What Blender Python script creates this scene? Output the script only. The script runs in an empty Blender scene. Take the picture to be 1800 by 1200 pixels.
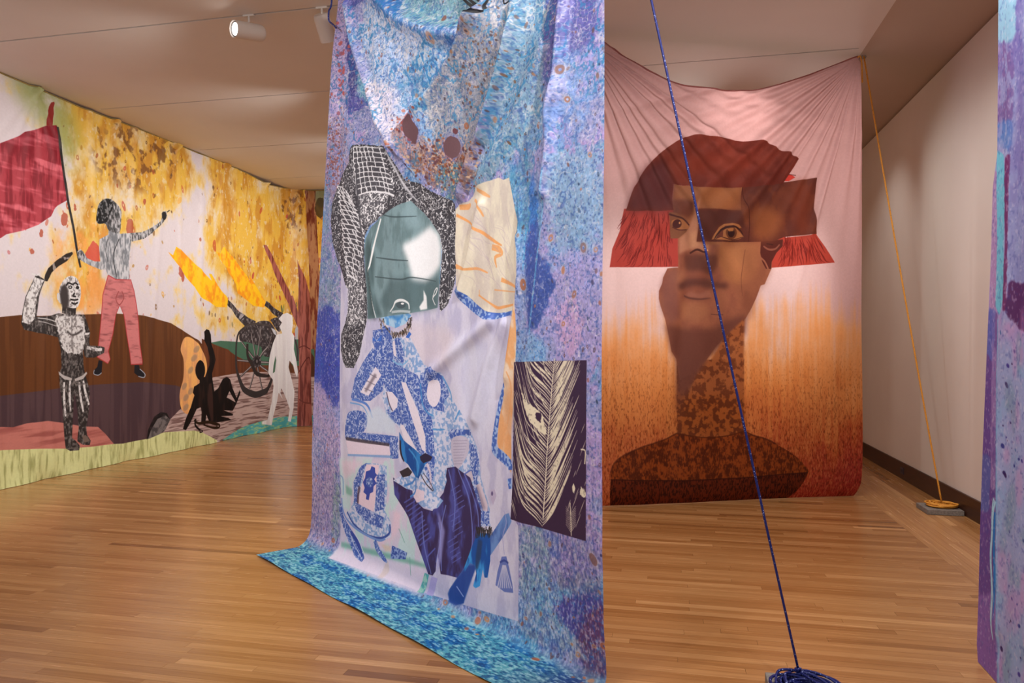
import bpy, math, random
import numpy as np
from mathutils import Vector

# ------------------------------------------------------------------ camera
TH = math.radians(12.3); H = 1.5; F = 1275.0; CX = 900.0; CY = 604.0
FW = np.array([-math.sin(TH), math.cos(TH), 0.0]); RT = np.array([math.cos(TH), math.sin(TH), 0.0])
scene = bpy.context.scene
cam_data = bpy.data.cameras.new('camera'); cam = bpy.data.objects.new('camera', cam_data)
scene.collection.objects.link(cam); scene.camera = cam
cam.location = (0, 0, H); cam.rotation_euler = (math.pi / 2, 0, TH)
cam_data.sensor_width = 36; cam_data.lens = F / 1800 * 36; cam_data.shift_y = (CY - 600) / 1800
cam_data.clip_start = 0.02
scene.view_settings.view_transform = 'Standard'; scene.view_settings.look = 'None'
scene.view_settings.gamma = 1.0; scene.view_settings.use_curve_mapping = False
scene.view_settings.exposure = 0.0
# ------------------------------------------------------------------ world + lights
CEIL = 4.30
world = bpy.data.worlds.new('world'); scene.world = world; world.use_nodes = True
world.node_tree.nodes['Background'].inputs[0].default_value = (1.0, 0.97, 0.95, 1)
world.node_tree.nodes['Background'].inputs[1].default_value = 0.95

def spot(loc, aim, watts, angle=80, blend=0.8, col=(1.0, 0.965, 0.93), rad=0.06):
    d = bpy.data.lights.new('track_or_fill_spot', 'SPOT'); o = bpy.data.objects.new('track_or_fill_spot', d)
    scene.collection.objects.link(o); o.location = loc
    o.rotation_euler = (Vector(aim) - Vector(loc)).to_track_quat('-Z', 'Y').to_euler()
    d.energy = watts; d.spot_size = math.radians(angle); d.spot_blend = blend; d.color = col
    d.shadow_soft_size = rad
    return o
for k, y in enumerate((3.6, 5.5, 7.4, 9.3, 11.0)):                       # wash on the left tapestry
    spot((-3.6, y, 4.1), (-6.75, y + 0.35, 2.1), 240, 105, 1.0, rad=0.12)
spot((-4.6, 9.6, 4.1), (-5.2, 12.2, 2.0), 110, 90, 1.0)
spot((-3.4, 1.9, 4.1), (-2.0, 4.5, 2.2), 230, 85, 1.0, col=(1.0, 0.96, 0.92))   # blue banner
spot((-2.0, 0.6, 4.1), (-1.0, 3.7, 2.0), 170, 85, 1.0, col=(1.0, 0.96, 0.92))
spot((0.75, 1.3, 4.1), (-1.2, 3.9, 2.4), 520, 80, 1.0, col=(1.0, 0.96, 0.92))  # added side light, grazing the blue banner to bring out its folds
spot((0.15, 9.3, 4.1), (0.1, 6.9, 2.75), 280, 95, 1.0, rad=0.08)                # behind the portrait
spot((1.7, 9.3, 4.1), (1.15, 7.3, 2.75), 280, 95, 1.0, rad=0.08)
spot((1.5, 4.9, 4.1), (0.5, 7.1, 2.3), 120, 85, 1.0); spot((-1.0, 5.2, 4.1), (0.4, 7.1, 2.2), 90, 80, 1.0)                            # portrait front
for a_, b_, w_, c_ in (((-0.9, 9.2, 4.1), (-0.25, 6.78, 1.9), 760, 28), ((0.9, 9.6, 4.1), (0.98, 7.28, 1.85), 760, 30), ((0.3, 8.4, 4.1), (0.62, 7.15, 3.6), 160, 40)):   # tight beams from behind the cloth
    spot(a_, b_, w_, c_, 1.0, rad=0.05)
spot((0.9, 5.5, 4.1), (2.5, 6.9, 1.7), 90, 80, 1.0); spot((1.3, 8.6, 4.1), (2.5, 9.4, 1.8), 50, 80, 1.0)                             # added, unseen wash spots to lift the right wall
spot((0.2, 2.0, 4.1), (1.5, 3.2, 1.6), 210, 90, 1.0, col=(1.0, 0.96, 0.94))      # near right banner
spot((0.3, 4.6, 4.1), (0.6, 4.9, 0.0), 130, 95, 1.0)                            # added fill light to brighten the floor

for x_, y_ in ((-4.2, 4.2), (-3.6, 7.2), (-2.6, 9.6), (-1.6, 2.0), (1.0, 3.6)):          # added, unseen wide spots that brighten the open floor
    spot((x_, y_, 4.15), (x_ + 0.1, y_ + 0.2, 0.0), 150, 100, 1.0, rad=0.1)
scene.cycles.caustics_reflective = False; scene.cycles.caustics_refractive = False
# ------------------------------------------------------------------ helpers: pixels of the photo to places in the room
def rays(pts):
    p = np.asarray(pts, float)
    return FW[None] + RT[None] * ((p[:, :1] - CX) / F) + np.array([[0, 0, 1.0]]) * ((CY - p[:, 1:2]) / F)
def at_z(px, py, z=0.0):
    r = rays([(px, py)])[0]; t = (z - H) / r[2]
    return np.array([0, 0, H]) + r * t
class Plane:
    def __init__(s, p0, d):
        s.p0 = np.array(p0, float); s.d = np.array(d, float) / np.linalg.norm(d)
    def uz(s, pts):
        r = rays(pts); n = np.array([-s.d[1], s.d[0]])
        t = (n @ s.p0) / (r[:, :2] @ n)
        q = r * t[:, None]
        return np.stack([(q[:, :2] - s.p0) @ s.d, H + q[:, 2]], 1)

# ------------------------------------------------------------------ helpers: meshes and materials
def link(o, parent=None):
    scene.collection.objects.link(o)
    if parent: o.parent = parent
    return o
def mesh(name, verts, faces, m=None, parent=None, smooth=False):
    me = bpy.data.meshes.new(name); me.from_pydata([tuple(map(float, v)) for v in verts], [], faces); me.update()
    if m: me.materials.append(m)
    if smooth: me.polygons.foreach_set('use_smooth', [True] * len(me.polygons))
    return link(bpy.data.objects.new(name, me), parent)
def tag(o, label=None, cat=None, group=None, kind=None):
    for k, v in (('label', label), ('category', cat), ('group', group), ('kind', kind)):
        if v: o[k] = v
    return o
def box_data(a, b, V=None, Fc=None):
    V = [] if V is None else V; Fc = [] if Fc is None else Fc
    n = len(V); (x0, y0, z0), (x1, y1, z1) = a, b
    V += [(x0, y0, z0), (x1, y0, z0), (x1, y1, z0), (x0, y1, z0), (x0, y0, z1), (x1, y0, z1), (x1, y1, z1), (x0, y1, z1)]
    Fc += [tuple(n + i for i in f) for f in ((0, 3, 2, 1), (4, 5, 6, 7), (0, 1, 5, 4), (1, 2, 6, 5), (2, 3, 7, 6), (3, 0, 4, 7))]
    return V, Fc
def box(name, a, b, m, parent=None, bevel=0):
    o = mesh(name, *box_data(a, b), m, parent)
    if bevel:
        mod = o.modifiers.new('bevel', 'BEVEL'); mod.width = bevel; mod.segments = 2
    return o
def tube_data(path, r, n=8, V=None, Fc=None, closed_ends=True):
    V = [] if V is None else V; Fc = [] if Fc is None else Fc
    P = [Vector(p) for p in path]; base = len(V); N = len(P)
    up = Vector((0, 0, 1)); prev = None
    for i, p in enumerate(P):
        t = (P[min(i + 1, N - 1)] - P[max(i - 1, 0)]).normalized()
        if prev is None:
            a = t.cross(up if abs(t.z) < 0.9 else Vector((1, 0, 0))).normalized()
        else:
            a = (prev - t * prev.dot(t)).normalized()
        prev = a; b = t.cross(a)
        rr = r[i] if isinstance(r, (list, tuple)) else r
        for k in range(n):
            an = 2 * math.pi * k / n
            V.append(tuple(p + a * (rr * math.cos(an)) + b * (rr * math.sin(an))))
    for i in range(N - 1):
        for k in range(n):
            a0 = base + i * n + k; a1 = base + i * n + (k + 1) % n
            Fc.append((a0, a1, a1 + n, a0 + n))
    if closed_ends:
        Fc.append(tuple(base + k for k in range(n))[::-1]); Fc.append(tuple(base + (N - 1) * n + k for k in range(n)))
    return V, Fc
def catmull(P, n=8, closed=False):
    P = np.asarray(P, float); out = []; L = len(P)
    for i in range(L if closed else L - 1):
        g = (lambda j: P[j % L]) if closed else (lambda j: P[min(max(j, 0), L - 1)])
        p0, p1, p2, p3 = g(i - 1), g(i), g(i + 1), g(i + 2)
        for k in range(n):
            t = k / n
            out.append(0.5 * ((2 * p1) + (-p0 + p2) * t + (2 * p0 - 5 * p1 + 4 * p2 - p3) * t * t + (-p0 + 3 * p1 - 3 * p2 + p3) * t ** 3))
    if not closed: out.append(P[-1])
    return np.array(out)
def lin(c):
    c = np.asarray(c, float) / 255.0
    return tuple(np.where(c <= 0.04045, c / 12.92, ((c + 0.055) / 1.055) ** 2.4)) + (1.0,)
def mat(name, col=(200, 200, 200), rough=0.6, metal=0.0, spec=0.5):
    m = bpy.data.materials.new(name); m.use_nodes = True
    b = m.node_tree.nodes['Principled BSDF']
    b.inputs['Base Color'].default_value = lin(col); b.inputs['Roughness'].default_value = rough
    b.inputs['Metallic'].default_value = metal; b.inputs['Specular IOR Level'].default_value = spec
    return m
def noisy(m, col2, scale=(1, 1, 1), noise=6.0, lo=0.35, hi=0.65, bump=0.0, detail=4):
    nt = m.node_tree; N = nt.nodes; b = N['Principled BSDF']
    tc = N.new('ShaderNodeTexCoord'); mp = N.new('ShaderNodeMapping'); nz = N.new('ShaderNodeTexNoise')
    cr = N.new('ShaderNodeValToRGB'); mp.inputs['Scale'].default_value = scale
    nz.inputs['Scale'].default_value = noise; nz.inputs['Detail'].default_value = detail
    nt.links.new(tc.outputs['Object'], mp.inputs[0]); nt.links.new(mp.outputs[0], nz.inputs[0])
    nt.links.new(nz.outputs[0], cr.inputs[0]); nt.links.new(cr.outputs[0], b.inputs['Base Color'])
    cr.color_ramp.elements[0].position = lo; cr.color_ramp.elements[1].position = hi
    cr.color_ramp.elements[0].color = b.inputs['Base Color'].default_value; cr.color_ramp.elements[1].color = lin(col2)
    if bump:
        bp = N.new('ShaderNodeBump'); bp.inputs['Strength'].default_value = bump; bp.inputs['Distance'].default_value = 0.002
        nt.links.new(nz.outputs[0], bp.inputs['Height']); nt.links.new(bp.outputs[0], b.inputs['Normal'])
    return m

# ------------------------------------------------------------------ the room
XL, XR, YF, YB = -6.98, 2.53, -2.5, 12.35
M_wall = noisy(mat('wall_paint', (222, 212, 204), 0.85, spec=0.2), (219, 208, 200), noise=2.0)
M_border_shade = noisy(mat('border_paint_shaded', (190, 172, 156), 0.85, spec=0.2), (187, 169, 153), noise=2.0)  # darker copy of the wall paint: the sloping border's shade put into the colour
M_ceil = noisy(mat('ceiling_paint', (228, 222, 216), 0.9, spec=0.1), (225, 219, 213), noise=1.5)
M_dark = mat('dark_slot', (16, 13, 11), 0.7)
M_base = noisy(mat('baseboard_wood', (72, 42, 30), 0.45), (54, 31, 22), (2, 2, 30), 3.0)
wr = box('wall_right', (XR, YF, 0), (XR + 0.12, YB + 0.1, 4.12), M_wall); tag(wr, kind='structure')
wl = box('wall_left', (XL - 0.12, YF, 0), (XL, YB + 0.1, 4.4), M_wall); tag(wl, kind='structure')
wb = box('wall_back', (XL - 0.12, YB + 0.1, 0), (XR + 0.12, YB + 0.22, 4.4), M_wall); tag(wb, kind='structure')
# sloping ceiling border along the right wall
XE = 1.80
o = mesh('ceiling_border', [(XE, YF, CEIL), (XR + 0.12, YF, 4.12), (XR + 0.12, YB + 0.2, 4.12), (XE, YB + 0.2, CEIL),
         (XE, YF, CEIL + .08), (XR + 0.12, YF, CEIL + .08), (XR + 0.12, YB + 0.2, CEIL + .08), (XE, YB + 0.2, CEIL + .08)],
         [(0, 3, 2, 1), (4, 5, 6, 7), (0, 1, 5, 4), (1, 2, 6, 5), (2, 3, 7, 6), (3, 0, 4, 7)], M_border_shade)
o.name = 'ceiling_border'; tag(o, kind='structure')
# main ceiling: panels with dark slots between
slots = [-0.04, 1.83, 3.70, 5.56, 7.42, 9.29, 11.16]
SX0, SX1, SW = -6.66, 1.75, 0.02
ce = box('ceiling', (XL - 0.1, YF, CEIL + 0.05), (XE, YB + 0.2, CEIL + 0.12), M_ceil); tag(ce, kind='structure')
ys = [YF] + slots + [YB + 0.2]
for i in range(len(ys) - 1):
    a = ys[i] + (SW / 2 if i else 0); b = ys[i + 1] - (SW / 2 if i < len(slots) else 0)
    V, Fc = box_data((XL - 0.1, a, CEIL), (XE, b, CEIL + 0.05))
    box_data((XL - 0.1, b, CEIL), (SX0, b + SW, CEIL + 0.05), V, Fc) if i < len(slots) else None
    box_data((SX1, b, CEIL), (XE, b + SW, CEIL + 0.05), V, Fc) if i < len(slots) else None
    mesh('ceiling_panel', V, Fc, M_ceil, ce)
for y in slots:
    box('light_track', (SX0, y - SW / 2, CEIL + 0.02), (SX1, y + SW / 2, CEIL + 0.05), M_dark, ce)
bb = box('baseboard_right', (XR - 0.02, YF, 0), (XR, YB + 0.1, 0.185), M_base, bevel=0.004); tag(bb, kind='structure')
bb = box('baseboard_left', (XL, YF, 0), (XL + 0.02, YB + 0.1, 0.185), M_base); tag(bb, kind='structure')
bb = box('baseboard_back', (XL + .02, YB + 0.08, 0), (XR - .02, YB + 0.1, 0.185), M_base); tag(bb, kind='structure')

# ------------------------------------------------------------------ floor boards
def wood_mat():
    m = mat('oak_boards', (170, 110, 60), 0.3, spec=0.5); nt = m.node_tree; N = nt.nodes; L = nt.links; b = N['Principled BSDF']
    at = N.new('ShaderNodeAttribute'); at.attribute_name = 'tone'
    sx = N.new('ShaderNodeSeparateColor'); L.new(at.outputs['Color'], sx.inputs[0])
    geo = N.new('ShaderNodeNewGeometry'); sp = N.new('ShaderNodeSeparateXYZ'); L.new(geo.outputs['Position'], sp.inputs[0])
    # G says whether the board runs along Y
    def mixf(f, a, c):
        n = N.new('ShaderNodeMix'); n.data_type = 'FLOAT'; L.new(f, n.inputs[0]); L.new(a, n.inputs[2]); L.new(c, n.inputs[3]); return n.outputs[0]
    along = mixf(sx.outputs[1], sp.outputs[0], sp.outputs[1]); across = mixf(sx.outputs[1], sp.outputs[1], sp.outputs[0])
    def mul(a, k):
        n = N.new('ShaderNodeMath'); n.operation = 'MULTIPLY'; L.new(a, n.inputs[0]); n.inputs[1].default_value = k; return n.outputs[0]
    cv = N.new('ShaderNodeCombineXYZ'); L.new(mul(along, 1.6), cv.inputs[0]); L.new(mul(across, 45), cv.inputs[1]); L.new(mul(sx.outputs[2], 40), cv.inputs[2])
    nz = N.new('ShaderNodeTexNoise'); nz.inputs['Scale'].default_value = 1.5; nz.inputs['Detail'].default_value = 5; L.new(cv.outputs[0], nz.inputs[0])
    r1 = N.new('ShaderNodeValToRGB'); L.new(sx.outputs[0], r1.inputs[0]); e = r1.color_ramp.elements
    e[0].position = 0; e[0].color = lin((136, 90, 50)); e[1].position = 1; e[1].color = lin((208, 158, 106))
    for p, c in ((0.2, (156, 106, 60)), (0.5, (172, 122, 74)), (0.8, (184, 135, 86))):
        x = e.new(p); x.color = lin(c)
    r2 = N.new('ShaderNodeValToRGB'); L.new(nz.outputs[0], r2.inputs[0])
    r2.color_ramp.elements[0].position = 0.3; r2.color_ramp.elements[0].color = (0.78, 0.74, 0.69, 1)
    r2.color_ramp.elements[1].position = 0.65; r2.color_ramp.elements[1].color = (1.05, 1.05, 1.05, 1)
    mx = N.new('ShaderNodeMix'); mx.data_type = 'RGBA'; mx.blend_type = 'MULTIPLY'; mx.inputs[0].default_value = 0.9
    L.new(r1.outputs[0], mx.inputs[6]); L.new(r2.outputs[0], mx.inputs[7]); L.new(mx.outputs[2], b.inputs['Base Color'])
    rr = N.new('ShaderNodeMapRange'); L.new(nz.outputs[0], rr.inputs[0]); rr.inputs[3].default_value = 0.2; rr.inputs[4].default_value = 0.31
    L.new(rr.outputs[0], b.inputs['Roughness'])
    bp = N.new('ShaderNodeBump'); bp.inputs['Strength'].default_value = 0.12; bp.inputs['Distance'].default_value = 0.001
    L.new(nz.outputs[0], bp.inputs['Height']); L.new(bp.outputs[0], b.inputs['Normal'])
    return m
M_wood = wood_mat()
M_under = mat('subfloor', (70, 42, 22), 0.8)
floor = box('floor', (XL, YF, -0.08), (XR, YB + 0.1, -0.012), M_under); tag(floor, kind='structure')
rng = random.Random(5)
boards = []      # x0,y0,x1,y1,tone,dir,seed
BW, XM = 0.0572, 1.86
def rows(lo, hi, a0, a1, vertical):
    y = lo
    while y < hi - 0.01:
        w = min(BW, hi - y); x = a0 - rng.random() * 1.5
        while x < a1:
            l = rng.uniform(0.35, 2.1); xa, xb = max(x, a0), min(x + l, a1)
            if xb - xa > 0.02:
                t = min(1, max(0, rng.gauss(0.5, 0.16) + (0.3 if rng.random() < 0.05 else 0) - (0.3 if rng.random() < 0.07 else 0)))
                boards.append((y, xa, y + w, xb, t, 1, rng.random()) if vertical else (xa, y, xb, y + w, t, 0, rng.random()))
            x += l
        y += BW
rows(YF, YB + 0.1, XL, XM, False)
rows(XM, XR, YF, YB + 0.1, True)
def board_area(b):
    pts = []
    for x, y in ((b[0], b[1]), (b[2], b[1]), (b[2], b[3]), (b[0], b[3])):
        d = x * FW[0] + y * FW[1]
        if d < 0.5: return -1
        pts.append((CX + F * (x * RT[0] + y * RT[1]) / d, CY + F * H / d))
    xs = [min(max(p[0], 0), 1800) for p in pts]; ysx = [min(max(p[1], 0), 1200) for p in pts]
    if max(xs) - min(xs) < 3 or max(ysx) - min(ysx) < 2: return -1
    P = list(zip(xs, ysx)); cx_ = sum(p[0] for p in pts) / 4
    if 560 < cx_ < 1060 and sum(p[1] for p in pts) / 4 < 950: return -1     # behind the hanging cloth
    return abs(sum(P[i][0] * P[(i + 1) % 4][1] - P[(i + 1) % 4][0] * P[i][1] for i in range(4))) / 2
boards.sort(key=board_area, reverse=True)
def board_geo(b, V, Fc):
    g = 0.0006; z = 0.0
    box_data((b[0] + g, b[1] + g, z - 0.012), (b[2] - g, b[3] - g, z), V, Fc)
def color_attr(me, vals):
    ca = me.color_attributes.new('tone', 'FLOAT_COLOR', 'POINT'); ca.data.foreach_set('color', np.asarray(vals, np.float32).ravel())
for b in boards[:290]:
    V, Fc = [], []; board_geo(b, V, Fc); o = mesh('floor_board', V, Fc, M_wood, floor)
    color_attr(o.data, [(b[4], b[5], b[6], 1)] * 8)
V, Fc, C = [], [], []
for b in boards[290:]:
    board_geo(b, V, Fc); C += [(b[4], b[5], b[6], 1)] * 8
o = mesh('floor_board_field', V, Fc, M_wood, floor); color_attr(o.data, C); tag(o, kind='stuff')

# ------------------------------------------------------------------ print painter (draws the printed cloth designs in cloth space)
def fbm(h, w, sx, sy, seed, octv=3):
    r = np.random.RandomState(seed); out = np.zeros((h, w), np.float32); amp = 1.0; tot = 0
    for o_ in range(octv):
        gx = int(w / sx) + 3; gy = int(h / sy) + 3
        g = r.rand(gy, gx).astype(np.float32)
        x = np.arange(w, dtype=np.float32) / sx; y = np.arange(h, dtype=np.float32) / sy
        xi = x.astype(int); yi = y.astype(int); fx = x - xi; fy = y - yi
        fx = fx * fx * (3 - 2 * fx); fy = (fy * fy * (3 - 2 * fy))[:, None]
        rowsx = g[:, xi] * (1 - fx) + g[:, xi + 1] * fx
        out += amp * (rowsx[yi] * (1 - fy) + rowsx[yi + 1] * fy); tot += amp
        amp *= 0.55; sx = max(sx / 2.0, 1.01); sy = max(sy / 2.0, 1.01)
    return out / tot
def sst(a, b, x):
    t = np.clip((x - a) / (b - a), 0, 1); return t * t * (3 - 2 * t)
def blur(m, r):
    r = int(max(1, r))
    for ax in (0, 1):
        for _ in range(2):
            pad = [(0, 0), (0, 0)]; pad[ax] = (r + 1, r)
            c = np.cumsum(np.pad(m, pad, mode='edge'), axis=ax, dtype=np.float64)
            n = m.shape[ax]
            hi_ = np.take(c, np.arange(2 * r + 1, 2 * r + 1 + n), axis=ax); lo_ = np.take(c, np.arange(0, n), axis=ax)
            m = ((hi_ - lo_) / (2 * r + 1)).astype(np.float32)
    return m
class Canvas:
    def __init__(s, surf, u0, u1, z0, z1, res, base):
        s.surf, s.u0, s.z0, s.res = surf, u0, z0, res
        s.w = int((u1 - u0) * res); s.h = int((z1 - z0) * res); s.u1 = u0 + s.w / res; s.z1 = z0 + s.h / res
        s.a = np.empty((s.h, s.w, 3), np.float32); s.a[:] = np.array(base, np.float32) / 255
        s.X0 = s.Y0 = 0.0; s.k = 1.0; s.cache = {}
    def crop(s, x0, y0, k): s.X0, s.Y0, s.k = x0, y0, k
    def tc(s, pts):
        p = np.asarray(pts, float); p = np.stack([s.X0 + p[:, 0] / s.k, s.Y0 + p[:, 1] / s.k], 1)
        q = s.surf.uz(p)
        return np.stack([(q[:, 0] - s.u0) * s.res, (q[:, 1] - s.z0) * s.res], 1)
    def n(s, sx, sy, seed, o_=3):
        k = (sx, sy, seed, o_)
        if k not in s.cache: s.cache[k] = fbm(s.h, s.w, sx, sy, seed, o_)
        return s.cache[k]
    def raster(s, P, pad=0):
        x0 = int(max(0, math.floor(P[:, 0].min()) - 1 - pad)); x1 = int(min(s.w, math.ceil(P[:, 0].max()) + 2 + pad))
        y0 = int(max(0, math.floor(P[:, 1].min()) - 1 - pad)); y1 = int(min(s.h, math.ceil(P[:, 1].max()) + 2 + pad))
        if x1 - x0 < 1 or y1 - y0 < 1: return None
        W = x1 - x0; Hh = y1 - y0; acc = np.zeros((Hh, W + 2), np.float32)
        A = P; B = np.roll(P, -1, 0); SS = 3
        ylo = np.minimum(A[:, 1], B[:, 1]); yhi = np.maximum(A[:, 1], B[:, 1]); dy = B[:, 1] - A[:, 1]
        dy = np.where(np.abs(dy) < 1e-9, 1e-9, dy)
        for j in range(Hh * SS):
            y = y0 + (j + 0.5) / SS
            sel = (ylo <= y) & (yhi > y)
            if not sel.any(): continue
            xs = np.sort(A[sel, 0] + (y - A[sel, 1]) / dy[sel] * (B[sel, 0] - A[sel, 0])) - x0
            row = acc[j // SS]
            for q in range(0, len(xs) - 1, 2):
                for v, sg in ((xs[q], 1.0), (xs[q + 1], -1.0)):
                    v = min(max(v, 0.0), W - 1e-3); i = int(v); f = v - i
                    row[i] += sg * (1 - f) / SS; row[i + 1] += sg * f / SS
        m = np.clip(np.cumsum(acc, 1)[:, :W], 0, 1)
        return (slice(y0, y1), slice(x0, x1)), m
    def put(s, sl, m, col, alpha=1.0):
        c = col(sl) if callable(col) else np.array(col, np.float32) / 255
        m = (m * alpha)[..., None]; s.a[sl] = s.a[sl] * (1 - m) + c * m
    def poly(s, pts, col, alpha=1.0, soft=0, smooth=False, rough=0, seed=3, mask=None):
        if smooth: pts = catmull(pts, 5, True)
        r = s.raster(s.tc(pts), pad=int(soft * 2 + rough))
        if r is None: return
        sl, m = r
        if soft: m = blur(m, soft)
        if rough:
            q = blur(m, rough); m = sst(0.42, 0.58, q + (s.n(7, 7, seed)[sl] - 0.5) * 0.9 * (q > 0.01) * (q < 0.99))
        if mask is not None: m = m * mask[sl]
        s.put(sl, m, col, alpha)
        return sl, m
    def line(s, pts, wd, col, alpha=1.0, smooth=True, mask=None, soft=0):
        if smooth and len(pts) > 2: pts = catmull(pts, 6)
        P = s.tc(pts); wd = np.atleast_1d(np.asarray(wd, float))
        q = s.tc(np.asarray(pts)[:1] + [[1, 0]]) - P[:1]; unit = abs(q[0, 0]) if abs(q[0, 0]) > 0 else 1
        q2 = s.tc(np.asarray(pts)[:1] + [[0, 1]]) - P[:1]; unit = 0.5 * (unit + abs(q2[0, 1]))
        w_ = np.interp(np.linspace(0, 1, len(P)), np.linspace(0, 1, len(wd)), wd) * unit * 0.5
        T = np.gradient(P, axis=0); T /= np.linalg.norm(T, axis=1)[:, None] + 1e-9
        N_ = np.stack([-T[:, 1], T[:, 0]], 1) * np.maximum(w_, 0.35)[:, None]
        r = s.raster(np.concatenate([P + N_, (P - N_)[::-1]]), pad=int(soft * 2))
        if r is None: return
        sl, m = r
        if soft: m = blur(m, soft)
        if mask is not None: m = m * mask[sl]
        s.put(sl, m, col, alpha)
    def ell(s, cx, cy, rx, ry, col, alpha=1.0, soft=0, rot=0, n_=24, rough=0):
        t = np.linspace(0, 2 * math.pi, n_, endpoint=False); c, d = math.cos(rot), math.sin(rot)
        x = rx * np.cos(t); y = ry * np.sin(t)
        s.poly(np.stack([cx + x * c - y * d, cy + x * d + y * c], 1), col, alpha, soft, rough=rough)
    def ring(s, cx, cy, rx, ry, wd, col, a0=0, a1=6.2832):
        t = np.linspace(a0, a1, 48)
        s.line(np.stack([cx + rx * np.cos(t), cy + ry * np.sin(t)], 1), wd, col, smooth=False)
    def dots(s, n_, box_, rmin, rmax, cols, seed, alpha=1.0, stretch=1.0, mask=None, halo=None):
        """random specks; box in canvas fractions, radii in canvas pixels"""
        r = np.random.RandomState(seed); x0, y0, x1, y1 = box_
        for _ in range(n_):
            cx = (x0 + r.rand() * (x1 - x0)) * s.w; cy = (y0 + r.rand() * (y1 - y0)) * s.h
            if mask is not None:
                iy, ix = min(int(cy), s.h - 1), min(int(cx), s.w - 1)
                if r.rand() > mask[iy, ix]: continue
            ra = rmin + (rmax - rmin) * r.rand() ** 2.2; rb = ra * stretch * (0.7 + 0.6 * r.rand())
            X0 = max(0, int(cx - ra * 2 - 1)); X1 = min(s.w, int(cx + ra * 2 + 2)); Y0 = max(0, int(cy - rb * 2 - 1)); Y1 = min(s.h, int(cy + rb * 2 + 2))
            if X1 <= X0 or Y1 <= Y0: continue
            yy, xx = np.mgrid[Y0:Y1, X0:X1]; sk = r.uniform(-0.4, 0.4)
            d = np.sqrt(((xx - cx - sk * (yy - cy)) / ra) ** 2 + ((yy - cy) / rb) ** 2 + 0.25 * np.sin(xx * 1.7 / max(ra, 1) + cy) * np.sin(yy * 1.3 / max(ra, 1)))
            d = np.nan_to_num(d, nan=2.0)
            sl = (slice(Y0, Y1), slice(X0, X1))
            if halo is not None and ra > 3: s.put(sl, np.clip(1.9 - d, 0, 1), halo, 0.45 * alpha)
            s.put(sl, np.clip((1.1 - d) * max(ra, 1.2), 0, 1), cols[r.randint(len(cols))], alpha * (0.6 + 0.4 * r.rand()))
    def two(s, c0, c1, f, lo=0.4, hi=0.6):
        c0 = np.array(c0, np.float32) / 255; c1 = np.array(c1, np.float32) / 255
        return lambda sl: c0 + (c1 - c0) * sst(lo, hi, f[sl])[..., None]
    def image(s, name):
        im = bpy.data.images.new(name, s.w, s.h, alpha=False)
        buf = np.ones((s.h, s.w, 4), np.float32); buf[..., :3] = np.clip(s.a, 0, 1)
        im.pixels.foreach_set(buf.ravel()); im.update(); im.pack()
        return im

def cloth_mat(name, img, trans=0.12, gain=1.0, gloss=0.06, rough=0.45):
    m = bpy.data.materials.new(name); m.use_nodes = True; nt = m.node_tree; N = nt.nodes; L = nt.links; N.clear()
    out = N.new('ShaderNodeOutputMaterial'); uv = N.new('ShaderNodeUVMap'); uv.uv_map = 'cloth'
    tx = N.new('ShaderNodeTexImage'); tx.image = img; tx.extension = 'EXTEND'; L.new(uv.outputs[0], tx.inputs[0])
    df = N.new('ShaderNodeBsdfDiffuse'); tr = N.new('ShaderNodeBsdfTranslucent'); gl = N.new('ShaderNodeBsdfGlossy')
    gl.inputs['Roughness'].default_value = rough
    mg = N.new('ShaderNodeMix'); mg.data_type = 'RGBA'; mg.blend_type = 'MULTIPLY'; mg.inputs[0].default_value = 1
    mg.inputs[7].default_value = (gain, gain, gain, 1); L.new(tx.outputs[0], mg.inputs[6])
    L.new(mg.outputs[2], df.inputs[0]); gm = N.new('ShaderNodeGamma'); gm.inputs[1].default_value = 1.25; L.new(tx.outputs[0], gm.inputs[0]); L.new(gm.outputs[0], tr.inputs[0])
    # fine woven relief
    tc = N.new('ShaderNodeTexCoord'); nz = N.new('ShaderNodeTexNoise'); nz.inputs['Scale'].default_value = 260; nz.inputs['Detail'].default_value = 2
    L.new(tc.outputs['Object'], nz.inputs[0]); bp = N.new('ShaderNodeBump'); bp.inputs['Strength'].default_value = 0.15; bp.inputs['Distance'].default_value = 0.001
    L.new(nz.outputs[0], bp.inputs['Height'])
    for b in (df, tr, gl): L.new(bp.outputs[0], b.inputs['Normal'])
    a = N.new('ShaderNodeMixShader'); a.inputs[0].default_value = trans; L.new(df.outputs[0], a.inputs[1]); L.new(tr.outputs[0], a.inputs[2])
    c = N.new('ShaderNodeMixShader'); c.inputs[0].default_value = gloss; L.new(a.outputs[0], c.inputs[1]); L.new(gl.outputs[0], c.inputs[2])
    L.new(c.outputs[0], out.inputs[0])
    return m
def grid_cloth(name, P, UV, m, parent=None):
    """P: (rows, cols, 3) positions, UV: (rows, cols, 2)"""
    h, w = P.shape[:2]; i = np.arange((h - 1) * (w - 1)); r, c = i // (w - 1), i % (w - 1); a = r * w + c
    quads = np.stack([a, a + 1, a + w + 1, a + w], 1)
    me = bpy.data.meshes.new(name); me.vertices.add(h * w); me.vertices.foreach_set('co', P.reshape(-1).astype(np.float32))
    me.loops.add(quads.size); me.loops.foreach_set('vertex_index', quads.reshape(-1).astype(np.int32))
    me.polygons.add(len(quads)); me.polygons.foreach_set('loop_start', np.arange(0, quads.size, 4, dtype=np.int32))
    me.polygons.foreach_set('use_smooth', np.ones(len(quads), bool))
    uvl = me.uv_layers.new(name='cloth'); me.update(calc_edges=True)
    uvl.data.foreach_set('uv', UV.reshape(-1, 2)[quads.reshape(-1)].reshape(-1).astype(np.float32))
    me.materials.append(m); me.validate()
    return link(bpy.data.objects.new(name, me), parent)
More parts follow.
